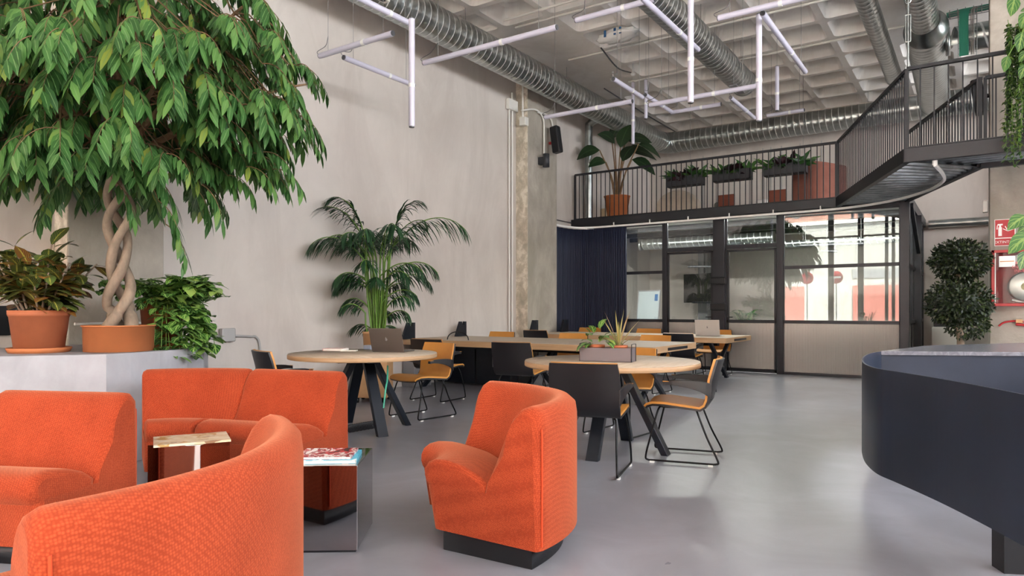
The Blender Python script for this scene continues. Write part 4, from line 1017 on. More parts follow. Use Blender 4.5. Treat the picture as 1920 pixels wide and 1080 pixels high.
MB().prism([(v.x, v.y) for v in (m0+nv*.02, m2+nv*.02, m2+nv*.05, m0+nv*.05)], 0, ZR-.031).build('inner_panel', M['counter'], r)
mb = MB(); a = m0-nv*.0; 
mb.prism([(v.x, v.y) for v in (rs[2]-o_+Vector((.03, 0, 0)), m2-nv*.9, m2, m0)], .40, .42); mb.build('inner_shelf', M['graphite'], r)
lg = at(1893, 1003, t=3.15)-o_; MB().beam((lg.x, lg.y, .0), (lg.x, lg.y, ZB+.2), .10, .10, (ex.x, ex.y, 0)).build('leg', M['black'], r)
lg2 = at(1940, 1003, t=3.4)-o_; MB().beam((lg2.x, lg2.y, .0), (lg2.x, lg2.y, ZB+.2), .10, .10, (ex.x, ex.y, 0)).build('leg', M['black'], r)
c1 = rs[30]-o_; 
# ---- items behind the counter
p = at(1775, 640, t=13.2); tag(MB().box(p.x-.25, p.x+.25, p.y, p.y+.4, 0, .86).build('low_cabinet', M['white_pipe'], None, bevel=.01), 'low pale cabinet on the floor behind the topiary', 'cabinet')
tag(MB().box(p.x-.22, p.x+.1, p.y+.05, p.y+.3, .86, 1.0).build('black_box', M['black'], None, bevel=.01), 'black box on top of the low pale cabinet', 'box')
# signs and hose cabinet on the right pillar
YP = 11.03
c = at(1884, 436, Y=YP); sg = empty('safety_sign', (c.x, YP-.006, c.z), 0, 'red fire extinguisher sign on the right pillar', 'sign')
a0, a1 = at(1864.5, 412, Y=YP), at(1904, 460, Y=YP); w2, h2 = (a1.x-a0.x)/2, (a0.z-a1.z)/2
MB().box(-w2, w2, -.003, .003, -h2, h2).build('white_plate', M['white'], sg); MB().box(-w2+.008, w2-.008, -.005, -.003, -h2*.38, h2-.008).box(-w2+.008, w2-.008, -.005, -.003, -h2+.008, -h2*.45).build('red_field', M['signred'], sg)
MB().box(-w2*.62, -w2*.28, -.007, -.005, -h2*.25, h2*.4).box(-w2*.55, -w2*.35, -.007, -.005, h2*.4, h2*.55).tube(smooth_path([(-w2*.45, -.006, h2*.6), (-w2*.7, -.006, h2*.55), (-w2*.75, -.006, h2*.25)], 4), .006, 5).box(-w2*.7, -w2*.2, -.007, -.005, h2*.55, h2*.66).build('extinguisher_symbol', M['white'], sg)
mb = MB()
for k in range(5): mb.beam((w2*.3, -.006, h2*.1), (w2*.3+.06*math.cos(k*.6+.3), -.006, h2*.1+.075*math.sin(k*.6+.3)), .008, .002, (0, 1, 0))
mb.build('flame_symbol', M['white'], sg)
text_mesh('EXTINTOR', h2*.27, 'sign_lettering', M['white'], sg, (0, -.0065, -h2*.72), (PI/2, 0, 0))
a0, a1 = at(1858.5, 471, Y=YP), at(1926, 574, Y=YP); cw, ch = a1.x-a0.x+.05, a0.z-a1.z
hc = empty('hose_cabinet', (a0.x, YP, a1.z), 0, 'red framed glass fire hose cabinet on the right pillar', 'cabinet')
mb = MB(); b = .035
mb.box(0, b, -.16, 0, 0, ch).box(cw-b, cw, -.16, 0, 0, ch).box(0, cw, -.16, 0, 0, b).box(0, cw, -.16, 0, ch-b, ch).build('frame', M['red'], hc, bevel=.004)
MB().box(b, cw-b, -.01, -.002, b, ch-b).build('back_panel', plain('dark_red_panel', '8e1e24', .5), hc)
MB().box(b, b+.012, -.165, -.15, b, ch-b).build('steel_strip', M['white_pipe'], hc)
hx = .36; 
MB().lathe([(0, -.13), (.17, -.13), (.19, -.12), (.19, -.05), (.17, -.04), (0, -.04)], (hx, 0, .25), 32, axis='y').build('hose_reel', M['galv'], hc)
MB().lathe([(0, -.145), (.05, -.145), (.05, -.13), (0, -.13)], (hx, 0, .25), 24, axis='y').box(hx, hx+.12, -.15, -.14, .24, .26).build('reel_hub', plain('yellow_hub', 'd9cf9a', .5), hc)
MB().tube(smooth_path([(hx-.14, -.09, .08), (hx-.05, -.1, .06), (hx+.1, -.1, .07)], 4), .018).build('nozzle', M['white_pipe'], hc)
MB().lathe([(0, -.1), (.06, -.1), (.06, -.05), (0, -.05)], (hx-.08, 0, .60), 20, axis='y').build('valve', M['white_pipe'], hc)
MB().box(b, cw-b, -.158, -.152, b, ch-b).build('glass_door', M['cabinet_glass'], hc)
o = MB().box(.08, .25, -.16, -.1585, ch-.22, ch-.08).build('white_notice', M['white'], hc); MB().box(.09, .24, -.1605, -.16, ch-.155, ch-.145).build('orange_line', M['pad'], o)
text_mesh('ROMPASE\nEN CASO DE\nINCENDIO', .05, 'cabinet_lettering', plain('pink_red_print', 'd8656a', .5), hc, (hx-.0, -.16, .50), (PI/2, 0, 0))
p = at(1905, 608, Y=YP-.1); fx = empty('fire_hose', (p.x, YP-.03, .98), 0, 'dark red hose with brass coupling low on the right pillar', 'hose')
MB().tube(smooth_path([(-.18, 0, -.0), (-.12, 0, .05), (0, 0, .07), (.08, 0, .06)], 5), .012).build('hose', M['red'], fx)
MB().tube([(0, 0, .03), (.3, 0, -.02)], .018).build('lower_hose', M['red'], fx); MB().box(.0, .07, -.03, .02, .045, .09).build('brass_coupling', M['cork'], fx)
p = at(1848, 385, Y=10.99); tag(MB().box(-.03, .03, -.04, .04, -.07, .09).build('wall_camera', M['white_plastic'], None, bevel=.01), 'small white device on the edge of the right pillar', 'device').location = (.075, 11.2, p.z)
# ================================================================== meeting room, mezzanine and plants
# TV
def tv(loc, rz, w, h, label):
    r = empty('television', loc, rz, label, 'television'); MB().box(-w/2, w/2, -.02, .02, -h/2, h/2).build('screen', M['screen'], r, bevel=.006)
    MB().box(-.12, .12, .02, .12, -.12, .12).tube([(0, .05, 0), (0, .05, 2.97-loc[2])], .02).build('mount', M['black'], r); return r
p = at(1318, 540, Y=16.6); tv((p.x, 16.6, p.z), math.radians(-24), 1.25, .72, 'black television hanging in the meeting room behind the left glass door')
p = at(1322, 567, Y=16.4); tag(MB().box(-.3, .3, -.08, .08, -.02, .02).build('soundbar', M['black'], None, bevel=.01), 'thin black camera bar under the television', 'soundbar').location = p
# whiteboard on easel
a = at(1192, 545, Y=15.2); b_ = at(1233, 600, Y=15.2); r = empty('whiteboard', ((a.x+b_.x)/2, 15.2, 0), math.radians(-6), 'whiteboard on a stand inside the glass room', 'whiteboard'); hw = (b_.x-a.x)/2
mt = Matrix.Translation((0, 0, .6)) @ Matrix.Rotation(math.radians(-8), 4, 'X'); hh = a.z-.6
MB().box(-hw, hw, -.012, .012, 0, hh, mt).build('board', M['whiteboard'], r)
mb = MB()
for q in ((-hw-.02, -hw, 0, hh), (hw, hw+.02, 0, hh)): mb.box(q[0], q[1], -.02, .02, q[2], q[3], mt)
mb.box(-hw-.02, hw+.02, -.02, .02, hh-.01, hh+.02, mt).box(-hw-.02, hw+.02, -.03, .02, -.02, .0, mt); mb.build('frame', M['grey_box'], r)
MB().box(hw-.12, hw-.04, -.016, -.013, hh-.24, hh-.08, mt).build('blue_note', M['blue_mark'], r)
for x in (-hw, hw): MB().tube([(x, .02, .7), (x*1.1, -.1, 0)], .012).build('leg', M['grey_box'], r)
MB().tube([(0, .08, 1.2), (0, .45, 0)], .012).build('leg', M['grey_box'], r)
# ducts and lamps inside
duct('air_duct', (-6.6, 15.1, 2.72), (-3.6, 15.1, 2.72), .12, 'small galvanised duct under the ceiling of the meeting room')
duct('air_duct', (-4.1, 14.6, 2.52), (-1.2, 14.6, 2.52), .07, 'thin galvanised duct inside the right part of the meeting room')
for k, (px0, px1, z, yy) in enumerate(((1290, 1345, 2.2, 15.6), (1540, 1570, 2.35, 14.6), (1500, 1620, 2.45, 14.3))):
    a = at(px0, Y=yy); b_ = at(px1, Y=yy); r = empty('tube_light', (a.x, yy, z), 0, ('black tube light inside the meeting room near the television', 'short dark tube light inside the meeting room, right part', 'long thin tube light inside the meeting room, right part')[k], 'light')
    MB().tube([(0, 0, 0), (b_.x-a.x, .0, -.02)], .025).build('tube', M['cap'], r); MB().tube([(.1, 0, 0), (.1, 0, 3.02-z)], .004, 5).tube([(b_.x-a.x-.05, 0, 0), (b_.x-a.x-.05, 0, 3.02-z)], .004, 5).build('suspension_cable', M['cable'], r)
# meeting table + chairs simple
r = empty('meeting_table', (-2.62, 15.4, 0), 0, 'dark meeting table inside the glass room', 'table')
MB().box(-1.1, 1.1, -.5, .5, .70, .74).build('tabletop', M['planter_dark'], r, bevel=.004)
for x in (-.95, .95):
    for y in (-.4, .4): MB().box(x-.03, x+.03, y-.03, y+.03, 0, .70).build('leg', M['black'], r)
p = at(1524, 600, Y=14.9); o = MB().lathe([(0, 0), (.035, 0), (.04, .12), (.015, .16), (.015, .22), (0, .22)], n=16).build('bottle', M['white_plastic'], None); o.location = (p.x, 15.1, .741); tag(o, 'small white bottle on the meeting table', 'bottle')

# mezzanine things
ZF = 3.17
def fronds(mb, base, n, L, spread, W, lf_len, stem_mb, up=1.2, dirs=None, lean=0):
    for i in range(n):
        if dirs: az, el, LL = dirs[i]
        else: az = 2.399*i+random.uniform(-.3, .3); el = random.uniform(*up) if isinstance(up, tuple) else up; LL = L*random.uniform(.75, 1.1)
        d = Vector((math.cos(az)*math.cos(el), math.sin(az)*math.cos(el), math.sin(el))); p = Vector(base)+Vector((math.cos(az), math.sin(az), 0))*random.uniform(0, .05)
        pts = [p.copy()]; K = 16; dd = d.copy()
        for k in range(K):
            dd = (dd+Vector((0, 0, -1))*spread*(k/K)**1.3/K*2.2).normalized(); p = p+dd*LL/K; pts.append(p.copy())
        stem_mb.tube(pts, [.011*(1-.85*k/K)+.0015 for k in range(K+1)], 5)
        st = int(K*.42)
        sd = dd.cross(Vector((0, 0, 1))); 
        for k in range(st*3, K*3):
            t = k/(K*3); i0_ = min(K-1, int(t*K)); q = pts[i0_].lerp(pts[i0_+1], t*K-i0_); tg = (pts[i0_+1]-pts[i0_]).normalized(); s = tg.cross(Vector((0, 0, 1)))
            if s.length < .1: s = Vector((math.sin(az), -math.cos(az), 0))
            s.normalize(); u_ = (t-.42)/.58; ll = lf_len*(.55+.9*math.sin(PI*min(1, u_*.85+.12)))*random.uniform(.85, 1.1)
            for sg in (-1, 1):
                dl = (tg*(.75+u_*.5)+s*sg*.85+Vector((0, 0, .15))).normalized(); mb.leaf(q, dl, ll, W, .75, seg=3, peak=.35, fold=.2)
def palm_plant(loc, h_pot, Rp, label, n, L, W, ll, dirs=None, potm='terracotta', up=(1.0, 1.45), spread=1.6):
    r = pot((loc[0], loc[1], loc[2]), Rp, h_pot, label, potm, cat='palm', name='potted_palm'); lf, st = MB(), MB()
    fronds(lf, (0, 0, h_pot-.04), n, L, spread, W, ll, st, up, dirs); st.build('stems', M['palm_stem'], r); lf.build('fronds', M['palm'], r); return r
# big palm behind the laptop: toward-camera azimuth basis
pl_ = at(712, t=9.35); az_r = math.radians(34.27)          # azimuth that points to the right of the picture
random.seed(11)
def kentia(loc, h_pot, Rp, label, specs, potm):
    """specs: (azimuth, stem height, arch length, start elevation)"""
    r = pot(loc, Rp, h_pot, label, potm, cat='palm', name='potted_palm'); lf, st = MB(), MB()
    for az, hs, LL, el in specs:
        a = Vector((math.cos(az), math.sin(az), 0)); p = Vector((0, 0, h_pot-.05))+a*random.uniform(.0, .07)+Vector((random.uniform(-.05, .05), random.uniform(-.05, .05), 0))
        top = p+Vector((0, 0, hs))+a*hs*.10; pts = [p, p.lerp(top, .5)+a*.01, top]; dd = (a*math.cos(el)+Vector((0, 0, math.sin(el)))).normalized(); K = 14; q = top.copy(); rach = [q.copy()]
        for k in range(K):
            dd = (dd+Vector((0, 0, -1))*(.05+.2*(k/K))).normalized(); q = q+dd*LL/K; rach.append(q.copy())
        full = pts+rach[1:]; n = len(full); st.tube(full, [.012*(1-.85*i/n)+.001 for i in range(n)], 5)
        kk = 2.6 if hs >= .9 else 1.9
        for k in range(5, int(K*kk)):
            t = k/(K*kk); i0_ = min(K-1, int(t*K)); qq = rach[i0_].lerp(rach[i0_+1], t*K-i0_); tg = (rach[i0_+1]-rach[i0_]).normalized(); s = tg.cross(Vector((0, 0, 1)))
            if s.length < .1: s = Vector((math.sin(az), -math.cos(az), 0))
            s.normalize(); u_ = (t-.14)/.86; ll = (.14+.22*math.sin(PI*min(1, u_*.8+.15)))*(.85 if hs < .9 else 1)*random.uniform(.85, 1.15)*min(1.25, .6+LL*.6)
            for sg in (-1, 1): lf.leaf(qq, (tg*(.7+u_*.5)+s*sg*.65+Vector((random.uniform(-.3, .3), random.uniform(-.3, .3), random.uniform(-.5, .15) if hs < 1.25 else .1))).normalized(), ll, .023, 1.3, seg=4, peak=.35, fold=.2)
    st.build('stems', M['palm_stem'], r); lf.build('fronds', M['palm'], r); return r
specs = []
for a, hs, l, e_ in ((0, 1.15, 1.25, .95), (-8, 1.05, .8, 1.25), (178, 1.25, .95, 1.15), (170, 1.1, .75, .95), (200, 1.0, .85, .95), (150, 1.05, .8, .9), (185, 1.35, .75, 1.3), (10, 1.3, .7, 1.35),
                  (-90, 1.05, .7, 1.1), (-60, 1.1, .75, 1.1), (-120, 1.05, .75, 1.0), (-100, .8, .6, .9), (90, 1.1, .7, 1.1), (60, 1.0, .8, 1.1), (120, 1.05, .8, 1.1),
                  (5, .75, .85, .85), (-15, .8, .75, .75), (15, .65, .7, .8), (-35, .7, .6, .8), (180, .7, .6, .75), (192, .6, .55, .8), (165, .65, .6, .7), (-150, .7, .55, .8),
                  (0, .42, .6, .9), (-25, .36, .5, .9), (-5, .2, .42, .9), (182, .35, .42, .95), (200, .3, .38, .9), (186, .03, .36, .9), (-10, .02, .34, .9), (-80, .6, .45, 1.0), (100, .5, .5, .8), (45, .55, .5, .9), (60, .2, .4, .9)):
    specs.append((az_r+math.radians(a), hs, l, e_))
kentia((max(pl_.x, -6.8), pl_.y-.05, 0), .90, .19, 'tall kentia palm in a tan pot by the left wall behind the laptop', specs, 'cork')
rv = Vector((math.cos(az_r), math.sin(az_r), 0)); fv = Vector((-math.sin(az_r), math.cos(az_r), 0))
# ---- plinth and its plants
r = MB().prism([(-7.14, .9), (-6.7, .95), (-6.25, 1.44), (-5.86, 2.0), (-5.47, 2.56), (-5.48, 2.75), (-5.52, 3.0), (-5.6, 3.28), (-5.75, 3.52), (-6.0, 3.72), (-6.4, 3.88), (-7.14, 3.95)], 0, .86).build('plinth', M['plinth'], None, bevel=.006)
tag(r, 'pale concrete plinth carrying the three potted plants at left', 'plinth')
ZP = .872
pc = pot((-6.16, 2.38, ZP), .205, .32, 'terracotta pot of croton with red and green veined leaves', saucer=True, cat='potted plant', name='potted_croton', rim=.03)
random.seed(5); mb = MB(); st = MB()
for i in range(34):
    a = 2.399*i; rr = .02+.17*math.sqrt(i/34); el = random.uniform(.75, 1.5); d = Vector((math.cos(a)*math.cos(el), math.sin(a)*math.cos(el), math.sin(el)))
    hgt = random.uniform(.28, .70)*(1-.35*i/34); p0 = Vector((rr*math.cos(a)*.6, rr*math.sin(a)*.6, .28)); p1 = p0+d*hgt; st.tube([p0, p1], [.01, .006], 6)
    for k in range(15):
        b = random.uniform(0, 2*PI); e2 = random.uniform(-.3, .95); dl = (Vector((math.cos(b)*math.cos(e2), math.sin(b)*math.cos(e2), math.sin(e2)))+d*.35).normalized()
        mb.leaf(p1-d*random.uniform(0, hgt*.8), dl, random.uniform(.16, .25), random.uniform(.08, .115), .8, seg=5, peak=.55, fold=.1)
st.build('stems', M['bark'], pc); mb.build('foliage', M['croton'], pc)
# pothos pot at the back
pp = pot((-6.03, 3.30, ZP), .185, .43, 'terracotta pot of trailing pothos behind the ficus pot', saucer=True, cat='potted plant', name='potted_pothos', rim=.02)
mb = MB(); st = MB(); random.seed(9)
def heart(mb, p, d, L): mb.leaf(p, d, L, L*.72, .5, seg=4, peak=.3, fold=.12)
cdir = Vector((.56, -.2, 0))
for i in range(95):
    a = random.uniform(0, 2*PI) if i % 2 else random.gauss(.25, .4); hang = random.random() < .55 and math.cos(a) > -.2
    p = Vector((random.uniform(-.08, .08), random.uniform(-.08, .08), .40)); d = Vector((math.cos(a)*.7, math.sin(a)*.7, 1.0 if not hang else .9)).normalized(); pts = [p.copy()]; Ls = random.uniform(.38, .62) if not hang else random.uniform(.45, .8)
    for k in range(10):
        d = (d+Vector((0, 0, -.16 if not hang else -.42))+Vector((random.uniform(-.1, .1), random.uniform(-.1, .1), 0))).normalized(); p = p+d*Ls/10
        if math.hypot(p.x, p.y) < .21 and p.z < .42: p.x, p.y = p.x*1.25+.02, p.y*1.2
        p.x = max(p.x, -.9); p.z = max(p.z, .02 if math.hypot(p.x, p.y) < .3 else -.15); pts.append(p.copy())
        front = p.dot(-fv)+p.dot(rv)*-.15
        if p.z < .36 and front > .1 and p.dot(rv) < .1: break
        for q in range(2): b = random.uniform(0, 2*PI); heart(mb, p, (math.cos(b), math.sin(b), random.uniform(-.5, .5)), random.uniform(.09, .145))
    st.tube(pts, .003, 5)
st.build('stems', M['palm_stem'], pp); mb.build('foliage', M['pothos'], pp)
# ficus with braided trunk
fl = (-5.81, 2.82, ZP-.01)
fp = pot(fl, .262, .21, 'large braided-trunk ficus tree in a wide low terracotta pot on the plinth', 'terracotta_bright', cat='tree', name='ficus_tree', rim=.008, taper=.97)
random.seed(3); trk = MB(); z0_, z1_ = .17, 1.55
ends = []
for k in range(3):
    pts = []; rs_ = []
    for i in range(61):
        t = i/60; z = z0_+(z1_-z0_)*t; a = 2*PI*(k/3)+2*PI*1.55*t+.4; amp = (.088+.02*math.sin(t*11)) if t > .12 else .12-.045*t/.12
        pts.append(Vector((amp*math.cos(a)+.01*math.sin(7*t), amp*math.sin(a)*.8, z))); rs_.append((.052 if t < .1 else .042)*(1-.25*t)+.003*math.sin(19*t+k*2))
    trk.tube(pts, rs_, 12); ends.append(pts[-1])
trk.build('braided_trunk', M['bark'], fp)
brn = MB(); lf = MB(); R_ = az_r; rv = Vector((math.cos(R_), math.sin(R_), 0)); fv = Vector((-math.sin(R_), math.cos(R_), 0))
def twig(tip0, out, L_, nl, lsz):
    """a drooping twig that starts at tip0, going out and down, with hanging leaves"""
    p = Vector(tip0); d = (out+Vector((0, 0, .25))).normalized(); pts = [p.copy()]
    for k in range(8):
        d = (d+Vector((0, 0, -.24))).normalized(); p = p+d*L_/8; pts.append(p.copy())
    brn.tube(pts, [.005*(1-k/10) for k in range(9)], 4, cap=False)
    for k in range(nl):
        t = .12+.88*k/(nl-1); i_ = min(7, int(t*8)); q = pts[i_].lerp(pts[i_+1], t*8-i_); tg = (pts[i_+1]-pts[i_]).normalized(); s = tg.cross(Vector((0, 0, 1))); s = s.normalized() if s.length > .1 else Vector((1, 0, 0))
        sg = 1 if k % 2 else -1; dl = (tg*.45+s*sg*.65+Vector((random.uniform(-.25, .25), random.uniform(-.25, .25), -.55))).normalized()
        lf.leaf(q, dl, lsz*random.uniform(.95, 1.35), lsz*.34, .7, seg=3, peak=.4, fold=.12, nrm=(out+Vector((0, 0, 1.2))))
lim = XL+.05-fl[0]
def canopy_low(rt):   # lowest z of the foliage over the pot base, by sideways position
    return 1.62
nb = 0
limbs = []
for k in range(11):
    a = 2*PI*k/11+random.uniform(-.2, .2); el = random.uniform(.75, 1.3); L_ = random.uniform(1.2, 1.9)
    p = ends[k % 3].copy(); d = Vector((math.cos(a)*math.cos(el), math.sin(a)*math.cos(el), math.sin(el))); pts = [p.copy()]
    for j in range(12):
        d = (d+Vector((random.uniform(-.12, .12), random.uniform(-.12, .12), -.03))).normalized(); p = p+d*L_/12
        if p.x < lim+.1: p.x = lim+.1
        pts.append(p.copy())
    brn.tube(pts, [.03*(1-.8*j/12)+.003 for j in range(13)], 8); limbs.append(pts)
tips = []
for i in range(520):
    while True:
        x, y, z = (random.uniform(-1, 1) for _ in range(3)); rr = math.sqrt(x*x+y*y+z*z)
        if .45 < rr < 1: break
    # umbrella: lower foliage stays wide but not below the skirt
    P_ = Vector((x*1.45, y*1.42, 2.3+z*1.05)); rad = math.hypot(P_.x, P_.y)
    if P_.z < 1.46+.45*max(0, rad-.75)+(.25 if rad < .35 else 0): continue
    if P_.x < lim+.08 or P_.x+fl[0] > -3.6: continue
    tips.append(P_)
for P_ in tips:
    best = min((pt for lb_ in limbs for pt in lb_[3:]), key=lambda q: (q-P_).length)
    mid = best.lerp(P_, .5)+Vector((0, 0, .06)); brn.tube([best, mid, P_], [.008, .006, .004], 5, cap=False)
    out = Vector((P_.x, P_.y, 0)); out = out.normalized() if out.length > .1 else Vector((1, 0, 0)); 
    for q in range(2):
        o2 = (out+Vector((random.uniform(-.7, .7), random.uniform(-.7, .7), 0))).normalized()
        o3 = o2.copy(); 
        if P_.x < lim+.4: o3.x = abs(o3.x)
        twig(P_, o3, random.uniform(.26, .42), 13, random.uniform(.12, .155))
# low hanging sprays seen against the wall
for sx, dz, dp in ((.42, 1.55, -.1), (.36, 1.38, -.1), (.40, 1.2, -.15), (.44, 1.02, -.12), (.9, 1.62, .1), (1.08, 1.5, .1), (-.3, 1.5, .1), (.1, 1.5, -.3), (.25, 1.6, .2), (.7, 1.7, .0), (-.5, 1.58, 0), (.55, 1.6, -.2), (-.36, 1.32, -.2), (-.2, 1.36, -.35), (-.05, 1.3, .25), (.12, 1.34, -.3), (.3, 1.4, -.35), (.58, 1.36, 0), (.72, 1.34, -.1), (.8, 1.45, .1), (1.0, 1.5, 0), (1.15, 1.62, 0), (1.2, 1.5, .1), (-.6, 1.45, -.1), (-.85, 1.5, .1)):
    P_ = rv*sx+fv*dp+Vector((0, 0, dz)); P_.x = max(P_.x, lim+.1)
    best = min((pt for lb_ in limbs for pt in lb_[2:]), key=lambda q: (q-P_).length); brn.tube([best, best.lerp(P_, .5)+Vector((0, 0, .08)), P_], [.007, .005, .003], 5, cap=False)
    twig(P_, rv*(1 if sx > 0 else -1)*.6+Vector((0, 0, -.5 if dz < 1.4 else 0)), .34, 14, .14)
for a in (-.5, -.1, .3): brn.tube([ends[0], ends[0]+Vector((a*.4, .1, .5)), ends[1]+Vector((a*.7, -.1, 1.0))], [.022, .018, .012], 7)
brn.build('branches', M['twig'], fp); lf.build('foliage', M['ficus'], fp)
# ---- topiary
def leafy_ball(mb, c, rx, ry, rz, n, L):
    for i in range(n):
        z = random.uniform(-1, 1); a = random.uniform(0, 2*PI); s = math.sqrt(1-z*z); k = random.uniform(.72, 1.03)+.06*math.sin(5*a)*math.cos(4*z); d = Vector((s*math.cos(a), s*math.sin(a), z))
        p = Vector(c)+Vector((d.x*rx, d.y*ry, d.z*rz))*k; dl = (d+Vector((random.uniform(-1, 1), random.uniform(-1, 1), random.uniform(-1, 1)))*.9).normalized(); mb.leaf(p, dl, L*random.uniform(.8, 1.2), L*.55, .2, seg=2, nrm=d)
tt = at(1796, t=8.9); tp_ = pot((tt.x, tt.y, 0), .25, .45, 'cloud-pruned topiary with two leafy tiers behind the counter', 'white', cat='topiary', name='topiary_tree')
zc = lambda py: CH+(HY-py)/FPX*8.9
MB().tube(smooth_path([(0, 0, .4), (.03, .02, .8), (-.02, 0, 1.1), (.0, 0, 1.5), (.0, 0, 1.9)], 4), .045, 10).build('trunk', M['bark'], tp_)
random.seed(21); mb = MB(); leafy_ball(mb, (.02, 0, zc(489)), .33, .33, .26, 2600, .05); mb.build('upper_tier', M['topiary'], tp_)
mb = MB(); leafy_ball(mb, (.01, 0, zc(567)), .37, .37, .30, 2800, .05); leafy_ball(mb, (.1, 0, zc(605)), .24, .3, .2, 900, .05); mb.build('lower_tier', M['topiary'], tp_)
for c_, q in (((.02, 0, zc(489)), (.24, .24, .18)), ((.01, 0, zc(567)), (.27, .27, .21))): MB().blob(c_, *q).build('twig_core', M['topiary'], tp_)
# ---- mezzanine banana-like plant
pm = at(1157, t=15.35); bp = pot((pm.x, max(pm.y, 13.75), ZF), .29, .56, 'big-leaved dark green plant in a tall terracotta pot on the mezzanine', 'terracotta_bright', cat='potted plant', name='potted_strelitzia', rim=.01, taper=.68)
random.seed(4); lf, st = MB(), MB()
for (sx, h1, lx, lz, L_) in ((-.55, 1.25, -.9, .15, .5), (-.35, .95, -.6, .2, .42), (.05, 1.3, .1, .6, .45), (.3, 1.3, .7, .2, .55), (.45, 1.05, .8, -.1, .5), (-.08, 1.45, -.4, .5, .45), (.12, .95, .2, .7, .4), (.6, 1.4, .9, .0, .45), (-.15, 1.6, .2, .6, .4), (.25, 1.55, .6, .3, .5)):
    tip = rv*sx*.75+fv*random.uniform(-.25, .1)+Vector((0, 0, .5+h1*.85)); a = Vector((sx*.1, 0, .5)); st.tube(smooth_path([a, a.lerp(tip, .5)-rv*sx*.12, tip], 5), [.018]*5+[.014]*5+[.01], 7)
    lf.leaf(tip, rv*lx+Vector((0, 0, lz))+fv*random.uniform(-.5, .1), L_*1.35, L_*.7, 1.1, seg=7, nrm=(-fv*.9+Vector((0, 0, .7))), fold=.1)
st.build('stalks', M['twig'], bp); lf.build('leaves', M['banana'], bp)
# planter boxes on thin stands
def rail_planter(px0, px1, pyt, label, lb2):
    yy = 13.55; a = at(px0, Y=yy).x; b = at(px1, Y=yy).x; zt_ = at((px0+px1)/2, pyt, Y=yy).z; h = .2
    r = empty('planter_stand', ((a+b)/2, yy, ZF), 0, label, 'planter'); w = (b-a)/2; z1 = zt_-ZF; z0 = z1-h
    mb = MB().box(-w, w, -.11, .11, z0, z0+.01)
    for q in ((-w, w, -.11, -.102), (-w, w, .102, .11), (-w, -w+.008, -.11, .11), (w-.008, w, -.11, .11)): mb.box(q[0], q[1], q[2], q[3], z0, z1)
    mb.build('trough', M['planter_dark'], r)
    for x in (-w+.01, w-.01):
        for y in (-.1, .1): MB().tube([(x, y, 0), (x, y, z0)], .006, 6).build('leg', M['black'], r)
    pl2 = empty('box_plants', ((a+b)/2, yy, ZF+z0+.012), 0, lb2, 'plants'); g, bg_ = MB(), MB()
    for i in range(110):
        x = random.uniform(-w*.9, w*.9); aa = random.uniform(0, 2*PI); el = random.uniform(.4, 1.3); mid = abs(x) < w*.3; tgt = bg_ if mid else g
        tgt.leaf((x, random.uniform(-.06, .06), .13), (math.cos(aa)*math.cos(el), math.sin(aa)*math.cos(el), math.sin(el)), random.uniform(.2, .36), .085 if not mid else .12, .9, seg=3, nrm=(-fv+Vector((0, 0, .6))))
    MB().box(-w+.012, w-.012, -.098, .098, 0, .14).build('soil', M['soil'], pl2); g.build('green_foliage', M['fern'], pl2); bg_.build('burgundy_foliage', M['burgundy'], pl2)
random.seed(8)
rail_planter(1253, 1319, 331, 'dark planter trough on thin legs behind the railing, left one', 'green and burgundy plants in the left mezzanine trough')
rail_planter(1339, 1409, 320, 'dark planter trough on thin legs behind the railing, middle one', 'green and burgundy plants in the middle mezzanine trough')
rail_planter(1434, 1513, 308, 'dark planter trough on thin legs behind the railing, right one', 'green and burgundy plants in the right mezzanine trough')
def soft(px0, px1, yy, h, m, label, d=.5, name='pouf', cat='pouf', z0=0, bev=.08):
    a, b = at(px0, Y=yy).x, at(px1, Y=yy).x; o = MB().box(a, b, yy, yy+d, ZF+z0, ZF+z0+h).build(name, M[m], None, bevel=bev, seg=4); tag(o, label, cat); return o
soft(1114, 1138, 14.6, .42, 'cream', 'cream pouf left of the terracotta pot on the mezzanine', bev=.03)
soft(1180, 1225, 14.9, .28, 'taupe', 'taupe pouf right of the terracotta pot on the mezzanine', bev=.03)
def arch(px0, px1, yy, h, m, label):
    a, b = at(px0, Y=yy).x, at(px1, Y=yy).x; w = (b-a)/2; c = (a+b)/2
    pts = [(-w, 0), (w, 0), (w, h-w*.8)]+[(w*math.cos(t), h-w*.8+w*.8*math.sin(t)) for t in [PI*k/14 for k in range(1, 14)]]+[(-w, h-w*.8)]
    o = MB().prism(pts, -.12, .12, Matrix.Rotation(PI/2, 4, 'X')).build('backrest_cushion', M[m], None, bevel=.03, seg=3); o.location = (c, yy, ZF); tag(o, label, 'cushion')
arch(1232, 1312, 15.3, .78, 'taupe', 'large taupe rounded cushion leaning behind the left trough on the mezzanine')
arch(1124, 1160, 15.6, .75, 'pink', 'muted rounded cushion behind the terracotta pot on the mezzanine')
soft(1310, 1350, 15.2, .24, 'pink', 'dusty pink cushion low on the mezzanine floor', name='cushion', cat='cushion')
soft(1376, 1404, 15.8, .34, 'pink', 'pale pink cushion right of the rust chair on the mezzanine', d=.2, name='cushion', cat='cushion')
soft(1337, 1352, 15.6, .5, 'grey_fabric', 'grey-green cushion left of the rust chair on the mezzanine', d=.2, name='cushion', cat='cushion')
soft(1414, 1442, 15.8, .5, 'white', 'white speckled armchair block on the mezzanine', d=.4, name='pouf')
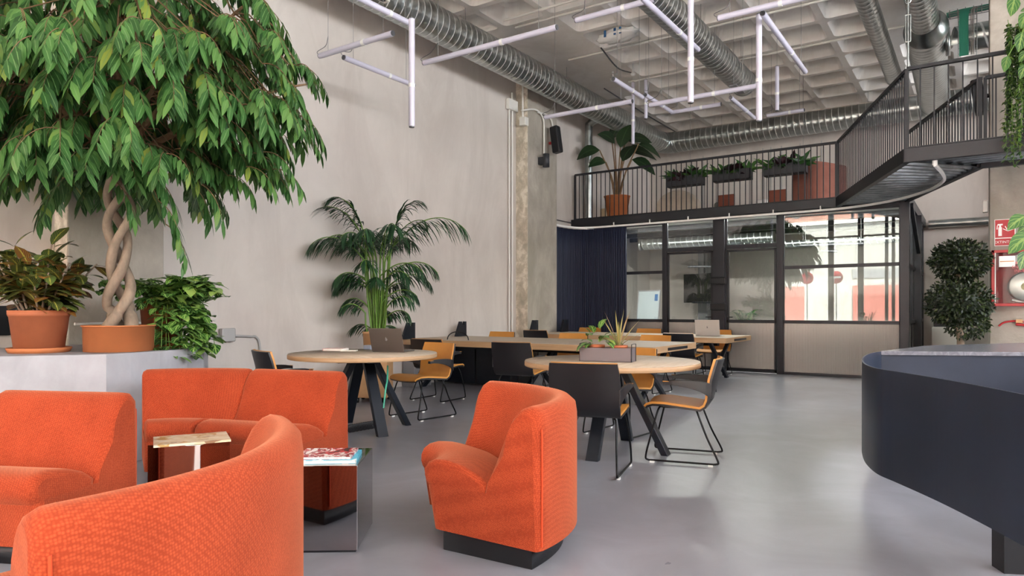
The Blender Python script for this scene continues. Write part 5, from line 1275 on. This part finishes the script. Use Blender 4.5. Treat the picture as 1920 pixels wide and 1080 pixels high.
def small_chair(px, yy, label):
    x = at(px, Y=yy).x; r = empty('lounge_chair', (x, yy, ZF), 0, label, 'chair', 'rust leather chairs on the mezzanine')
    MB().box(-.19, .19, -.02, .02, .36, .62).build('backrest', M['brownseat'], r, bevel=.04, seg=3); MB().box(-.19, .19, -.38, .0, .18, .24).build('seat', M['brownseat'], r, bevel=.04, seg=3)
    for a in (-.17, .17):
        for b in (-.34, 0): MB().tube([(a, b, 0), (a, b, .2 if b else .5)], .012).build('leg', M['cream'], r)
small_chair(1362, 15.5, 'rust leather chair on the mezzanine behind the middle trough'); small_chair(1458, 15.5, 'rust leather chair on the mezzanine under the right trough')
# rust red curved screen
a, b = at(1482, Y=14.3), at(1575, Y=13.9)
n = 30; vs = []
for i in range(n+1):
    t = i/n; x = a.x+(b.x-a.x)*t; y = 14.4-.35*math.sin(PI*t)+.2*t; h = .82 if t < .25 else .92-.14*(t-.25)
    if t < .25: h = .82+.16*math.sin(t/.25*PI/2)-.02
    vs += [(x, y, ZF), (x, y+.12, ZF), (x, y+.12, ZF+h), (x, y, ZF+h)]
mb = MB().add(vs, [(i*4+k, i*4+(k+1) % 4, (i+1)*4+(k+1) % 4, (i+1)*4+k) for i in range(n) for k in range(4)]+[(3, 2, 1, 0), tuple(4*n+k for k in range(4))]); tag(mb.build('sofa_back', M['rust'], None, bevel=.02), 'rust red curved sofa back on the mezzanine by the bridge', 'sofa')
# plants in the glass room
p = at(1395, t=14.6); random.seed(31)
rp_ = pot((p.x, p.y, 0), .17, .5, 'small palm standing inside the meeting room behind the right glass door', 'planter_dark', cat='palm', name='potted_palm'); lf, st = MB(), MB(); fronds(lf, (0, 0, .5), 12, .85, 1.8, .02, .2, st, (.8, 1.4)); st.build('stems', M['palm_stem'], rp_); lf.build('fronds', M['palm'], rp_)
# ---- hanging vines at the right edge
random.seed(12)
hb = empty('hanging_vine_planter', (.62, 9.55, 3.1), 0, 'trailing vine hanging from the bridge railing at the right edge', 'hanging plant')
MB().box(-.28, .9, -.12, .08, 1.0, 1.22).build('planter_trough', M['planter_dark'], hb, bevel=.004)
lf, st = MB(), MB()
for i in range(95):
    x = random.uniform(-.36, .8); L_ = random.uniform(.7, 2.6) if x > -.15 else random.uniform(.5, 1.6); y = -.14+random.uniform(-.22, .0); p = Vector((x, y, 1.25)); pts = [p.copy()]; K = int(L_/.045)
    for k in range(K):
        p = p+Vector((random.uniform(-.014, .014), random.uniform(-.012, .01), -.045)); pts.append(p.copy())
        for q in range(3):
            b = random.uniform(0, 2*PI); lf.leaf(p, (math.cos(b), math.sin(b), random.uniform(-.9, .2)), random.uniform(.045, .075), .036, .5, seg=2)
    st.tube(pts, .003, 4)
st.build('stems', M['palm_stem'], hb); lf.build('vine_leaves', M['vine'], hb)
# near variegated pothos
def big_pothos(loc, label, items, stemtop):
    r = empty('hanging_pothos', loc, 0, label, 'hanging plant'); lf, st = MB(), MB()
    for (px, py, t, dx, dz, L_) in items:
        p = at(px, py, t=t)-Vector(loc); d = rv*dx+Vector((0, 0, dz))-fv*.25; lf.leaf(p, d, L_, L_*.5, .6, seg=6, peak=.38, nrm=(-fv*.8+Vector((0, 0, .6))), fold=.08); top = Vector(stemtop); st.tube(smooth_path([p, p.lerp(top, .4)+rv*.1, top], 4), .005, 5)
    lf.build('large_leaves', M['variegated'], r); st.build('stems', M['palm_stem'], r); return r
loc = at(1960, 380, t=5.2)
big_pothos(loc, 'large variegated pothos leaves hanging at the right edge by the signs', [(1925, 405, 5.2, -1, -.25, .22), (1935, 440, 5.1, -1, -.3, .27), (1925, 470, 5.15, -.6, -.8, .17), (1945, 425, 5.2, -1, .1, .2)], (.1, .0, 1.0))
MB().lathe([(0, .95), (.12, .95), (.16, 1.2), (.15, 1.2), (.1, .98)], (.12, 0, 0), 24).tube([(.12, 0, 1.2), (.12, 0, ZC-loc.z)], .006).build('hanging_pot', M['terracotta'], bpy.data.objects['hanging_pothos'])
loc = at(1955, 0, t=7.2)
q = big_pothos(loc, 'bright pothos leaves high at the right edge in front of the pillar', [(1905, -8, 7.2, -.5, -.9, .26), (1925, 22, 7.2, -.6, -.9, .22), (1918, 60, 7.1, -.5, -1, .24), (1930, 95, 7.2, -.9, -.5, .2), (1890, 105, 7.4, -.5, -1, .2), (1925, 120, 7.1, -.7, -.8, .2), (1940, 20, 7.3, -1, .2, .2)], (.0, .0, .6))
MB().lathe([(0, .55), (.12, .55), (.16, .8), (.15, .8), (.1, .58)], (.0, 0, 0), 24).tube([(0, 0, .8), (0, 0, ZC-loc.z)], .006).build('hanging_pot', M['terracotta'], q)
